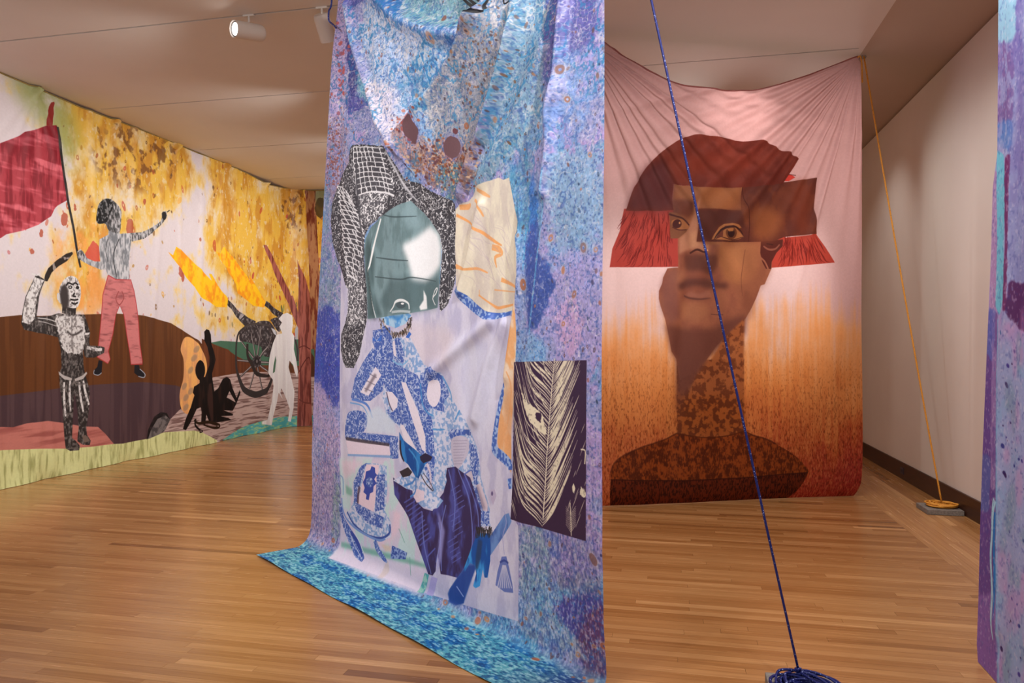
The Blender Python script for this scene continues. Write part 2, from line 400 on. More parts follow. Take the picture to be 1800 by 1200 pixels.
def seg_dist(U, Z, pts):
    """distance and signed side to a polyline in (u, z)"""
    best = np.full(U.shape, 9e9); side = np.zeros(U.shape); tt = np.zeros(U.shape); n = len(pts) - 1
    for i in range(n):
        (ax, ay), (bx, by) = pts[i], pts[i + 1]; dx, dy = bx - ax, by - ay; L2 = dx * dx + dy * dy
        t = np.clip(((U - ax) * dx + (Z - ay) * dy) / L2, 0, 1); ex = U - ax - t * dx; ey = Z - ay - t * dy
        d = np.hypot(ex, ey); s_ = np.sign(dx * ey - dy * ex); k = d < best
        best[k] = d[k]; side[k] = s_[k]; tt[k] = (i + t[k]) / n
    return best, side, tt
# ================================================================== left tapestry: crowd scene along the left wall and round the corner
class CornerSurf:
    XP, YP = -6.75, 12.1
    def uz(s, pts):
        r = rays(pts); t1 = s.XP / r[:, 0]; t1 = np.where(t1 > 0, t1, 1e9); t2 = s.YP / r[:, 1]; t = np.minimum(t1, t2); q = r * t[:, None]
        u = np.where(t1 <= t2, q[:, 1], s.YP + (q[:, 0] - s.XP))
        return np.stack([u, H + q[:, 2]], 1)
LS = CornerSurf()
def paint_left():
    c = Canvas(LS, 3.6, 15.2, 0.0, 4.35, 200, (216, 206, 210))
    A = c.a; h, w = c.h, c.w
    big = c.n(150, 170, 11, 5); mid = c.n(40, 60, 12, 5); fine = c.n(6, 16, 13, 3); weave = c.n(3, 3, 14, 1)
    # bias fields laid with soft regions
    def region(pts, soft):
        m = np.zeros((h, w), np.float32); r = c.raster(c.tc(catmull(pts, 5, True)), pad=soft * 2)
        if r: m[r[0]] = blur(r[1], soft)
        return m
    c.crop(0, 0, 1)
    yel = region([(110, 170), (190, 195), (300, 240), (335, 290), (320, 360), (250, 400), (190, 480), (140, 560), (90, 560), (110, 430), (130, 330)], 35)
    yel = np.maximum(yel, region([(370, 270), (470, 310), (575, 330), (575, 600), (500, 600), (440, 540), (390, 500), (360, 420)], 35))
    yel = np.maximum(yel, 0.62 * region([(330, 520), (430, 520), (520, 600), (380, 600)], 15))
    ymask = sst(0.42, 0.66, mid * 0.55 + big * 0.25 + yel * 0.34 - 0.10 + (fine - 0.5) * 0.15)
    col = np.array((226, 178, 62), np.float32) / 255 + (np.array((200, 138, 40), np.float32) - np.array((226, 178, 62), np.float32)) / 255 * sst(0.45, 0.65, c.n(25, 70, 15, 4))[..., None]
    A += (np.array((238, 205, 120), np.float32) / 255 - A) * (sst(0.36, 0.5, mid * 0.55 + big * 0.25 + yel * 0.34 - 0.10) * 0.55)[..., None]
    A += (col - A) * (ymask * 0.88)[..., None]
    pm = sst(0.62, 0.7, c.n(9, 14, 16, 3) * 0.8 + 0.1) * yel
    A += (np.array((228, 214, 190), np.float32) / 255 - A) * (pm * 0.6)[..., None]
    gr = region([(30, 120), (110, 170), (140, 250), (120, 300), (90, 240), (30, 170)], 22)
    A += (np.array((150, 160, 88), np.float32) / 255 - A) * (gr * 0.75 * sst(0.3, 0.6, mid))[..., None]
    org = region([(100, 420), (180, 400), (200, 520), (120, 560)], 18)
    A += (np.array((240, 160, 90), np.float32) / 255 - A) * (org * 0.75 * sst(0.35, 0.6, mid))[..., None]
    br = region([(160, 270), (215, 220), (300, 250), (310, 290), (260, 330), (200, 320)], 14)
    br = np.maximum(br, region([(495, 340), (530, 345), (530, 390), (500, 400)], 8))
    A += (np.array((104, 62, 32), np.float32) / 255 - A) * (br * 0.7 * sst(0.56, 0.70, c.n(16, 20, 17, 4) + 0.04))[..., None]
    c.dots(900, (0, 0.3, 0.92, 1), 0.8, 5, [(120, 80, 40), (160, 70, 40), (170, 120, 40), (90, 60, 40)], 5, 0.75, 1.6, mask=np.clip(0.15 + 0.85 * yel, 0, 1))
    c.dots(160, (0, 0.3, 0.92, 0.9), 2, 8, [(180, 60, 60), (190, 80, 50), (230, 170, 70)], 6, 0.8, 1.8)
    c.dots(120, (0.45, 0.3, 0.95, 0.7), 1, 6, [(110, 130, 60), (60, 80, 60)], 8, 0.7, 2.0, mask=yel)
    for x, y, rx, ry in ((113, 385, 6, 12), (132, 365, 3, 7), (228, 400, 6, 16), (72, 410, 4, 8), (55, 442, 4, 5), (254, 354, 3, 5), (317, 475, 4, 12), (320, 487, 3, 9)):
        c.ell(x, y, rx, ry, (176, 84, 62), 0.85, rough=2)
    streak = c.n(9, 220, 21, 3); hstreak = c.n(160, 7, 22, 3); sm = c.n(14, 14, 23, 3)
    # ---- hills and ground
    c.crop(0, 450, 2.927)
    c.poly([(-400, 345), (0, 313), (100, 303), (200, 308), (440, 300), (600, 295), (740, 305), (878, 345), (1010, 430), (1135, 540), (1185, 640), (1185, 760), (-400, 760)], c.two((104, 62, 34), (92, 54, 30), streak), smooth=False)
    c.crop(240, 520, 3.529)
    c.poly([(455, 290), (520, 278), (640, 285), (760, 270), (1000, 268), (1160, 290), (1160, 500), (740, 490), (740, 440), (690, 405), (620, 370), (560, 332)], (74, 112, 90))
    c.poly([(400, 265), (480, 300), (560, 330), (620, 370), (690, 405), (780, 430), (1160, 440), (1160, 640), (400, 640)], c.two((110, 62, 38), (98, 54, 32), streak))
    c.crop(0, 450, 2.927)
    purp = c.two((88, 66, 70), (76, 56, 62), streak)
    c.poly([(-500, 760), (0, 718), (150, 700), (300, 680), (440, 665), (600, 655), (740, 648), (900, 665), (1010, 700), (1010, 960), (590, 970), (-500, 1000)], purp)
    pink = c.two((200, 126, 116), (166, 94, 88), c.n(90, 10, 24, 4), 0.42, 0.75)
    c.poly([(-500, 860), (-300, 890), (0, 878), (60, 880), (130, 860), (240, 847), (330, 858), (430, 876), (510, 878), (550, 915), (592, 966), (400, 1010), (200, 1010), (-500, 1060)], pink, smooth=False)
    green = c.two((222, 228, 164), (166, 170, 110), c.n(6, 40, 25, 4), 0.42, 0.85)
    c.poly([(-600, 1080), (-400, 1045), (0, 997), (200, 990), (335, 990), (480, 980), (592, 966), (640, 964), (760, 938), (878, 905), (890, 1200), (-100, 1400), (-900, 1700)], green)
    c.crop(240, 520, 3.529)
    field = c.two((196, 172, 166), (128, 100, 96), c.n(44, 3.6, 26, 2), 0.46, 0.72)
    c.poly([(262, 705), (200, 770), (150, 860), (300, 900), (545, 900), (900, 840), (1200, 800), (1200, 510), (1000, 480), (740, 470), (620, 480), (470, 505), (380, 640)], field)
    c.poly([(0, 905), (60, 888), (120, 862), (170, 845), (350, 834), (400, 845), (450, 872), (495, 897), (480, 920), (300, 980), (0, 1030)], green)
    c.poly([(540, 893), (590, 856), (640, 826), (700, 800), (790, 773), (880, 752), (960, 743), (1200, 738), (1700, 735), (1700, 840), (900, 860), (545, 905)], c.two((84, 176, 184), (166, 206, 150), c.n(16, 5, 27, 3), 0.4, 0.8))
    # rock
    c.poly([(60, 890), (72, 830), (110, 748), (150, 720), (185, 726), (205, 765), (178, 825), (150, 852)], c.two((30, 26, 28), (50, 44, 46), sm))
    c.poly([(72, 888), (90, 832), (130, 762), (178, 740), (205, 768), (170, 838), (140, 858)], c.two((118, 112, 112), (72, 68, 70), sm))
    # sun shape
    c.poly([(300, 255), (335, 260), (372, 292), (402, 335), (425, 388), (433, 440), (425, 490), (385, 560), (345, 640), (322, 720), (300, 730), (272, 700), (262, 640), (266, 580), (285, 500), (286, 400), (268, 340), (276, 288)],
           c.two((240, 178, 104), (222, 160, 106), c.n(12, 60, 28, 2)), smooth=True)
    for x, y in ((290, 560), (330, 460), (300, 630), (350, 385), (365, 330), (300, 690), (330, 590)): c.ell(x, y, 14, 24, (150, 128, 108), 0.6, soft=1, rot=0.5)
    # black reclining figure
    blk = c.two((20, 14, 14), (40, 26, 22), c.n(8, 50, 29, 2), 0.5, 0.8)
    c.poly([(468, 520), (466, 480), (490, 395), (478, 345), (462, 300), (458, 240), (447, 212), (430, 206), (416, 222), (418, 252), (416, 275), (436, 315), (450, 380), (448, 430), (424, 490), (416, 520), (350, 562), (343, 600), (352, 615), (330, 690), (300, 760), (280, 826), (300, 832), (330, 780), (366, 700), (392, 690), (398, 720), (394, 795), (420, 800), (428, 735), (445, 778), (472, 782), (500, 784), (590, 768), (570, 757), (520, 745), (600, 742), (602, 732), (540, 708), (600, 712), (622, 672), (650, 600), (645, 582), (625, 632), (600, 575), (582, 520), (560, 502), (535, 515), (505, 572), (480, 592)], blk)
    c.poly([(556, 700), (548, 655), (600, 668), (600, 700)], (20, 14, 14)); c.poly([(575, 590), (612, 645), (618, 660), (560, 630)], field)
    c.poly([(436, 640), (445, 545), (462, 540), (470, 620), (474, 770), (460, 780), (446, 720)], (58, 38, 34), soft=1)
    c.ell(389, 460, 32, 62, blk); c.poly([(385, 510), (425, 500), (428, 540), (385, 550)], blk)
    c.line([(350, 770), (380, 790), (440, 782), (512, 803), (480, 818), (410, 800)], [10, 14, 18, 6], (44, 28, 14))
    c.line([(360, 762), (358, 800), (385, 830), (402, 838), (385, 842)], [12, 10, 12], (18, 14, 14))
    # cannons
    iron = c.two((54, 48, 50), (146, 138, 138), c.n(5, 7, 30, 3), 0.42, 0.85)
    c.crop(400, 520, 6.665)
    c.line([(-30, 60), (0, 80), (60, 130), (120, 210), (180, 260), (240, 310), (330, 350)], [50, 55, 48, 62, 85, 95, 90], iron)
    c.ell(170, 245, 26, 42, (190, 184, 188), 0.8, soft=2); c.line([(150, 290), (205, 235)], [12], (50, 44, 46))
    c.line([(440, 85), (490, 130), (560, 190), (640, 240)], [44, 52, 56, 60], iron)
    c.line([(470, 150), (500, 110)], [8], (40, 36, 36)); c.line([(560, 225), (600, 180)], [8], (40, 36, 36))
    c.poly([(150, 410), (200, 370), (300, 340), (370, 300), (450, 292), (520, 330), (560, 400), (575, 450), (560, 560), (500, 700), (420, 700), (400, 600), (330, 570), (230, 540), (150, 520)], iron, smooth=True)
    c.poly([(500, 280), (570, 250), (620, 260), (630, 330), (610, 420), (560, 380), (520, 310)], iron, smooth=True)
    c.poly([(510, 370), (560, 400), (575, 470), (540, 440)], (205, 205, 212))
    for ang, ra in ((-2.5, 1), (-1.9, .92), (-1.35, 1), (-0.75, 1), (-3.1, 1), (0.05, .9), (2.6, 1), (1.95, 1), (1.3, 1), (0.6, .8)):
        ex, ey = 350 + 225 * ra * math.cos(ang), 770 + 400 * ra * math.sin(ang) * (1 if ang < 0 else 0.86)
        c.line([(350 + 40 * math.cos(ang), 770 + 60 * math.sin(ang)), (ex, ey)], [24, 15], (70, 62, 62), smooth=False)
        c.line([(345 + 40 * math.cos(ang), 770 + 60 * math.sin(ang)), (ex - 3, ey)], [10, 6], (160, 150, 150), smooth=False)
    c.line([(200, 370), (135, 440), (110, 560), (105, 700), (112, 850), (150, 980), (200, 1090), (280, 1140), (350, 1155), (430, 1120), (490, 1050), (525, 950), (530, 850)], [14, 22, 24, 26, 36, 52, 58, 58, 50, 36, 24], (58, 52, 52))
    c.line([(200, 370), (280, 330), (380, 330), (480, 360), (545, 470), (560, 600)], [18, 18, 16, 14, 12], (74, 66, 64))
    c.line([(240, 560), (245, 700), (290, 790), (340, 900), (430, 935), (500, 930)], [30, 34, 44, 40, 30, 20], (52, 44, 42))
    c.ell(350, 765, 50, 72, iron); c.ell(352, 765, 30, 44, (44, 38, 38)); c.ell(352, 765, 12, 20, (110, 102, 102))
    c.line([(720, 430), (770, 520), (800, 640), (800, 760)], [24, 16, 20], (60, 54, 56)); c.poly([(765, 400), (790, 350), (808, 370), (806, 510), (770, 510)], (180, 178, 184))
    # flames
    fl = c.two((250, 196, 30), (242, 150, 30), c.n(16, 22, 31, 4), 0.42, 0.72)
    c.crop(300, 200, 3)
    c.poly([(-15, 728), (10, 745), (28, 700), (60, 725), (100, 765), (165, 830), (215, 880), (200, 842), (215, 845), (245, 900), (300, 978), (290, 1020), (240, 1018), (200, 990), (150, 965), (125, 915), (80, 865), (40, 800), (8, 760)], fl)
    c.poly([(238, 725), (262, 735), (274, 700), (300, 725), (345, 775), (405, 855), (420, 880), (416, 848), (445, 895), (475, 945), (500, 992), (492, 1020), (440, 1012), (395, 975), (355, 945), (345, 895), (300, 830), (262, 770)], fl)
    # white standing figure
    c.crop(240, 520, 3.529)
    wh = c.two((240, 240, 240), (230, 228, 230), streak)
    c.poly([(880, 142), (905, 112), (935, 105), (957, 122), (960, 180), (955, 225), (966, 250), (964, 330), (980, 400), (992, 470), (984, 502), (968, 470), (960, 425), (946, 405), (940, 440), (955, 520), (966, 590), (962, 690), (950, 778), (935, 775), (945, 700), (928, 640), (896, 572), (890, 600), (905, 640), (880, 600), (870, 660), (850, 740), (842, 802), (778, 795), (780, 778), (815, 766), (840, 655), (850, 560), (846, 520), (825, 490), (812, 472), (822, 400), (832, 350), (848, 290), (868, 240), (902, 232), (885, 190), (900, 165)], wh)
    c.poly([(862, 370), (850, 430), (846, 480), (858, 470), (866, 400)], (86, 118, 96)); c.poly([(945, 400), (940, 440), (950, 478), (962, 440)], (96, 60, 38))
    # trees
    bark = c.two((168, 96, 84), (112, 52, 46), c.n(7, 60, 32, 4), 0.45, 0.68)
    bark2 = c.two((176, 128, 92), (116, 52, 40), c.n(8, 40, 33, 4), 0.42, 0.62)
    c.crop(300, 200, 3)
    c.poly([(490, 690), (505, 692), (560, 800), (622, 930), (668, 1080), (664, 1130), (640, 1080), (618, 1000), (555, 860), (500, 725)], bark)
    c.poly([(658, 770), (672, 802), (715, 875), (735, 950), (742, 1100), (745, 1240), (665, 1240), (665, 1000), (668, 870)], bark)
    c.poly([(712, 405), (766, 405), (772, 600), (782, 800), (792, 1000), (800, 1240), (742, 1240), (735, 1000), (730, 750), (718, 600)], bark2)
    c.poly([(785, 830), (800, 900), (808, 1240), (790, 1240)], bark)
    c.crop(240, 520, 3.529)
    c.poly([(925, 0), (960, 0), (1000, 120), (1005, 190), (985, 180), (955, 90)], bark)
    c.poly([(1000, 0), (1072, 0), (1085, 270), (1085, 560), (1092, 806), (983, 806), (990, 650), (1000, 400), (996, 260), (1000, 150)], bark)
    c.poly([(1082, 0), (1145, 0), (1140, 260), (1130, 560), (1122, 640), (1110, 560), (1108, 380), (1090, 200)], bark2)
    c.line([(1000, 470), (1030, 420), (1070, 380), (1080, 420)], [7], (96, 38, 34)); c.line([(1000, 320), (1040, 310), (1078, 330)], [6], (96, 38, 34)); c.line([(1000, 640), (1040, 660), (1085, 665)], [7], (110, 52, 46))
    c.poly([(1085, 350), (1104, 380), (1108, 500), (1085, 500)], (80, 46, 30))
    # upper right corner leaves
    c.crop(0, 0, 1)
    c.ell(566, 345, 12, 20, (120, 140, 120), 0.8, soft=3); c.ell(563, 365, 9, 18, (70, 60, 44), 0.8, rough=3); c.ell(572, 385, 4, 30, (224, 110, 60), 0.9, rough=2)
    # ---- flag
    c.crop(0, 100, 3)
    red = c.two((190, 66, 78), (146, 32, 46), c.n(10, 55, 34, 4), 0.4, 0.66); red_b = c.n(70, 14, 35, 3)
    c.poly([(0, 455), (60, 432), (100, 415), (130, 395), (180, 385), (240, 363), (298, 360), (315, 480), (335, 620), (354, 755), (300, 785), (285, 800), (265, 840), (200, 885), (120, 915), (30, 935), (0, 955), (-200, 1010), (-420, 960), (-420, 560), (-200, 500)],
           lambda sl: red(sl) * 0.9 + 0.18 * sst(0.5, 0.75, red_b[sl])[..., None])
    c.poly([(240, 362), (245, 320), (258, 262), (270, 240), (286, 236), (288, 246), (282, 268), (284, 300), (272, 362)], (140, 44, 40))
    dk = c.two((36, 32, 32), (62, 56, 54), fine)
    c.line([(303, 368), (318, 480), (340, 640), (358, 760), (385, 890), (405, 1010), (426, 1110)], [15, 15, 14, 14, 14, 12], dk)
    c.dots(0, (0, 0, 1, 1), 1, 2, [(0, 0, 0)], 1)
    # man with the flag: engraved grey
    eng = c.two((60, 60, 62), (186, 184, 188), c.n(4, 9, 36, 3), 0.30, 0.72)
    eng_l = c.two((120, 124, 130), (200, 200, 204), c.n(4, 14, 37, 3), 0.28, 0.7)
    c.poly([(448, 1045), (470, 1000), (490, 968), (522, 1000), (528, 1080), (470, 1100)], (206, 84, 70), 0.9, rough=2)
    c.poly([(525, 962), (575, 935), (640, 932), (690, 928), (686, 1000), (678, 1080), (682, 1178), (575, 1172), (562, 1120), (530, 1122), (480, 1100), (440, 1080), (415, 1062), (408, 1025), (425, 1012), (450, 1040), (460, 1060), (500, 1078), (530, 1078), (522, 1010)], eng_l)
    c.poly([(575, 900), (632, 890), (634, 940), (600, 955), (572, 940)], eng_l)
    c.poly([(510, 876), (506, 820), (525, 772), (560, 746), (600, 758), (638, 805), (640, 860), (632, 925), (602, 925), (572, 912), (556, 880)], eng, smooth=True)
    c.poly([(508, 874), (506, 822), (526, 772), (560, 747), (590, 758), (600, 790), (580, 830), (562, 872)], c.two((26, 26, 28), (120, 120, 122), c.n(6, 8, 38, 2), 0.55, 0.7), smooth=True)
    c.poly([(683, 928), (750, 924), (800, 900), (840, 870), (850, 845), (848, 826), (856, 815), (876, 812), (880, 838), (862, 868), (800, 930), (760, 958), (700, 973), (680, 970)], eng)
    c.ell(864, 838, 13, 22, (40, 38, 38)); c.line([(880, 818), (893, 808)], [4], (60, 56, 54)); c.ell(428, 1045, 17, 26, eng); c.line([(630, 960), (600, 1050), (620, 1160)], [5], (70, 72, 76)); c.line([(570, 960), (560, 1020), (572, 1080)], [4], (80, 82, 86))
    for q in (760, 790, 815, 838): c.line([(q, 955 - (q - 760) * .85), (q - 8, 915 - (q - 760) * .75)], [4], (210, 208, 208))
    # trousers
    c.crop(0, 450, 2.927)
    trs = c.two((206, 124, 124), (150, 84, 86), c.n(26, 7, 39, 3), 0.48, 0.95)
    P = [(560, 98), (600, 120), (675, 122), (692, 180), (706, 260), (715, 340), (722, 450), (735, 540), (735, 556), (678, 557), (672, 500), (655, 400), (640, 300), (620, 252), (600, 300), (585, 400), (562, 490), (572, 530), (560, 553), (505, 520), (512, 440), (525, 300), (532, 200)]
    c.poly(P, trs); c.line(P + [P[0]], [4], (178, 58, 62), smooth=False)
    c.line([(615, 180), (600, 220), (618, 250), (640, 215), (630, 180)], [4], (150, 70, 70))
    for q in ([(512, 535), (532, 540), (528, 600), (510, 612), (487, 605), (490, 585), (505, 570)], [(696, 560), (718, 560), (722, 580), (746, 605), (742, 624), (715, 618), (694, 600)]):
        c.poly(q, (30, 30, 36)); c.line(q[2:6], [4], (160, 166, 180))
    # statue-like man
    dkf = c.two((48, 44, 44), (124, 118, 116), c.n(4, 6, 40, 3), 0.36, 0.8)
    ltf = c.two((128, 122, 122), (224, 222, 222), c.n(3.5, 5, 41, 3), 0.24, 0.56)
    c.poly([(222, 128), (228, 96), (243, 62), (290, 22), (340, -12), (372, -22), (376, -12), (345, 25), (300, 52), (262, 85), (238, 130)], c.two((44, 36, 32), (150, 140, 136), c.n(9, 9, 42, 2), 0.6, 0.75))
    c.poly([(255, 308), (300, 293), (330, 298), (390, 300), (438, 302), (452, 345), (467, 395), (462, 440), (466, 460), (520, 463), (543, 470), (540, 498), (490, 522), (450, 522), (438, 515), (430, 470), (432, 560), (442, 610), (455, 650), (466, 700), (462, 790), (448, 880), (452, 920), (472, 950), (466, 972), (430, 970), (400, 952), (402, 930), (408, 880), (400, 790), (385, 700), (378, 800), (372, 935), (392, 950), (414, 975), (410, 998), (362, 1002), (338, 988), (332, 940), (322, 800), (306, 660), (304, 605), (316, 570), (312, 480), (297, 418), (270, 410), (180, 392), (120, 378), (104, 345), (112, 280), (128, 208), (148, 165), (170, 120), (182, 92), (228, 122), (212, 160), (198, 205), (192, 252), (184, 312)], dkf)
    c.poly([(108, 340), (118, 270), (132, 208), (152, 165), (176, 108), (222, 124), (206, 160), (188, 205), (180, 260), (176, 320), (150, 352)], ltf)
    c.line([(160, 90), (185, 98), (200, 92)], [6], (220, 218, 218)); c.line([(190, 318), (225, 322), (265, 330), (300, 345)], [5], (200, 198, 198)); c.line([(195, 335), (240, 345), (290, 360)], [4], (180, 176, 176))
    c.poly([(280, 310), (330, 302), (400, 304), (432, 312), (440, 380), (436, 470), (420, 500), (350, 500), (318, 470), (300, 400)], ltf, 0.95, rough=4)
    c.line([(345, 385), (370, 405), (400, 398), (425, 380)], [8], (60, 54, 54), soft=1); c.line([(372, 310), (370, 400), (378, 500)], [5], (120, 114, 114), soft=1)
    c.poly([(440, 395), (466, 392), (460, 404), (442, 406)], (220, 216, 216)); c.line([(450, 470), (500, 480), (530, 480)], [14, 16, 12], ltf)
    c.poly([(318, 292), (322, 240), (330, 200), (392, 200), (394, 262), (390, 300), (350, 300)], dkf)
    c.poly([(302, 205), (306, 160), (330, 120), (360, 102), (392, 110), (412, 145), (418, 190), (412, 235), (394, 266), (350, 262), (330, 240), (312, 245), (296, 225), (292, 190)], ltf, smooth=True)
    c.poly([(306, 200), (312, 158), (335, 140), (350, 170), (356, 230), (352, 262), (325, 270), (312, 240)], (64, 58, 58), soft=2)
    for q in ([(340, 152), (352, 138), (375, 145), (388, 138), (404, 148)], [(385, 190), (376, 205), (392, 208)], [(362, 222), (385, 226), (404, 222)], [(368, 238), (385, 246), (402, 238)]): c.line(q, [8, 7], (34, 30, 30))
    c.ell(362, 160, 11, 9, (40, 36, 36)); c.ell(400, 162, 9, 9, (40, 36, 36)); c.ell(362, 160, 5, 4, (200, 198, 198)); c.ell(299, 208, 8, 20, (210, 208, 208))
    c.poly([(300, 592), (325, 612), (372, 628), (370, 640), (330, 634), (303, 610)], (186, 180, 178)); c.poly([(385, 632), (430, 612), (448, 594), (452, 604), (430, 632), (390, 644)], (186, 180, 178))
    for a, b in (((330, 648), (338, 825)), ((362, 640), (364, 800)), ((410, 648), (432, 800)), ((432, 640), (462, 765))):
        c.line([a, ((a[0] + b[0]) / 2 - 4, (a[1] + b[1]) / 2), b], [10, 14, 9], ltf)
    c.poly([(425, 925), (445, 920), (468, 950), (440, 960)], (120, 104, 96)); c.line([(345, 990), (405, 985)], [5], (110, 104, 100))
    # cloth grain over the print
    A *= (0.985 + 0.03 * weave)[..., None]
    return c
cl = paint_left(); M_left = cloth_mat('crowd_print_cloth', cl.image('crowd_print'), 0.08, 1.0, 0.03)
def build_left():
    nu, nv = 520, 130; R = 0.30
    u = np.linspace(cl.u0, 13.6, nu); topx = LS.uz([(0, 128), (83, 163), (140, 188), (213, 215), (297, 247), (345, 268), (382, 281), (433, 304), (473, 325), (513, 333), (553, 335)])
    zt = np.interp(u, topx[:, 0], topx[:, 1]); ZB = 0.004
    # small scallops between fixings
    U = np.tile(u, (nv, 1)); t = np.linspace(0, 1, nv)[:, None]; Z = ZB + t * (zt[None] - ZB)
    g = np.random.RandomState(3); off = np.zeros_like(U)
    for k in range(26):
        u0 = 3.6 + k * 0.42 + g.uniform(-.12, .12); s_ = g.uniform(.03, .08); a_ = g.uniform(.008, .026); dr = g.uniform(-.12, .12)
        off += a_ * np.exp(-((U - u0 - dr * (4.2 - Z)) / s_) ** 2) * (0.45 + 0.55 * np.sin(Z * g.uniform(.5, 1.2) + g.uniform(0, 6)))
    for uu in np.arange(4.3, 13.5, 1.15):                                          # pull lines fanning from the fixings
        for k, sl_ in enumerate((-.75, -.4, -.12, .12, .4, .75)):
            d = (U - uu - sl_ * (4.25 - Z)); off += 0.022 * np.exp(-(d / (.02 + .05 * (4.25 - Z))) ** 2) * np.exp(-(4.25 - Z) / .55)
    off += 0.02 * np.sin(U * 2.1 + 1) * (1 - Z / 4.3)
    off += 0.03 * np.exp(-Z / 0.10) * (np.sin(U * 5.3) + np.sin(U * 9.7 + 2)) * 0.5
    def path(uu, of):
        yc = LS.YP - R; x = np.empty_like(uu); y = np.empty_like(uu); arc = R * 2 - 0  # keep u speed by squeezing the bend
        s_ = uu - yc; a = np.clip(s_ / (2 * R), 0, 1) * math.pi / 2
        cx_, cy_ = LS.XP + R, yc
        straight = uu < yc; end = s_ > 2 * R
        x = np.where(straight, LS.XP + of, np.where(end, LS.XP + (uu - LS.YP), cx_ - (R - of) * np.cos(a)))
        y = np.where(straight, uu, np.where(end, LS.YP - of, cy_ + (R - of) * np.sin(a)))
        return x, y
    X, Y = path(U, off)
    UV = np.stack([(U - cl.u0) / (cl.u1 - cl.u0), (Z - cl.z0) / (cl.z1 - cl.z0)], -1)
    o = grid_cloth('tapestry', np.stack([X, Y, Z], -1), UV, M_left)
    return o
left_cloth = build_left()
tag(left_cloth, 'wall-long printed cloth tapestry with flag bearer, cannons and yellow splattered sky on the left wall', 'tapestry')
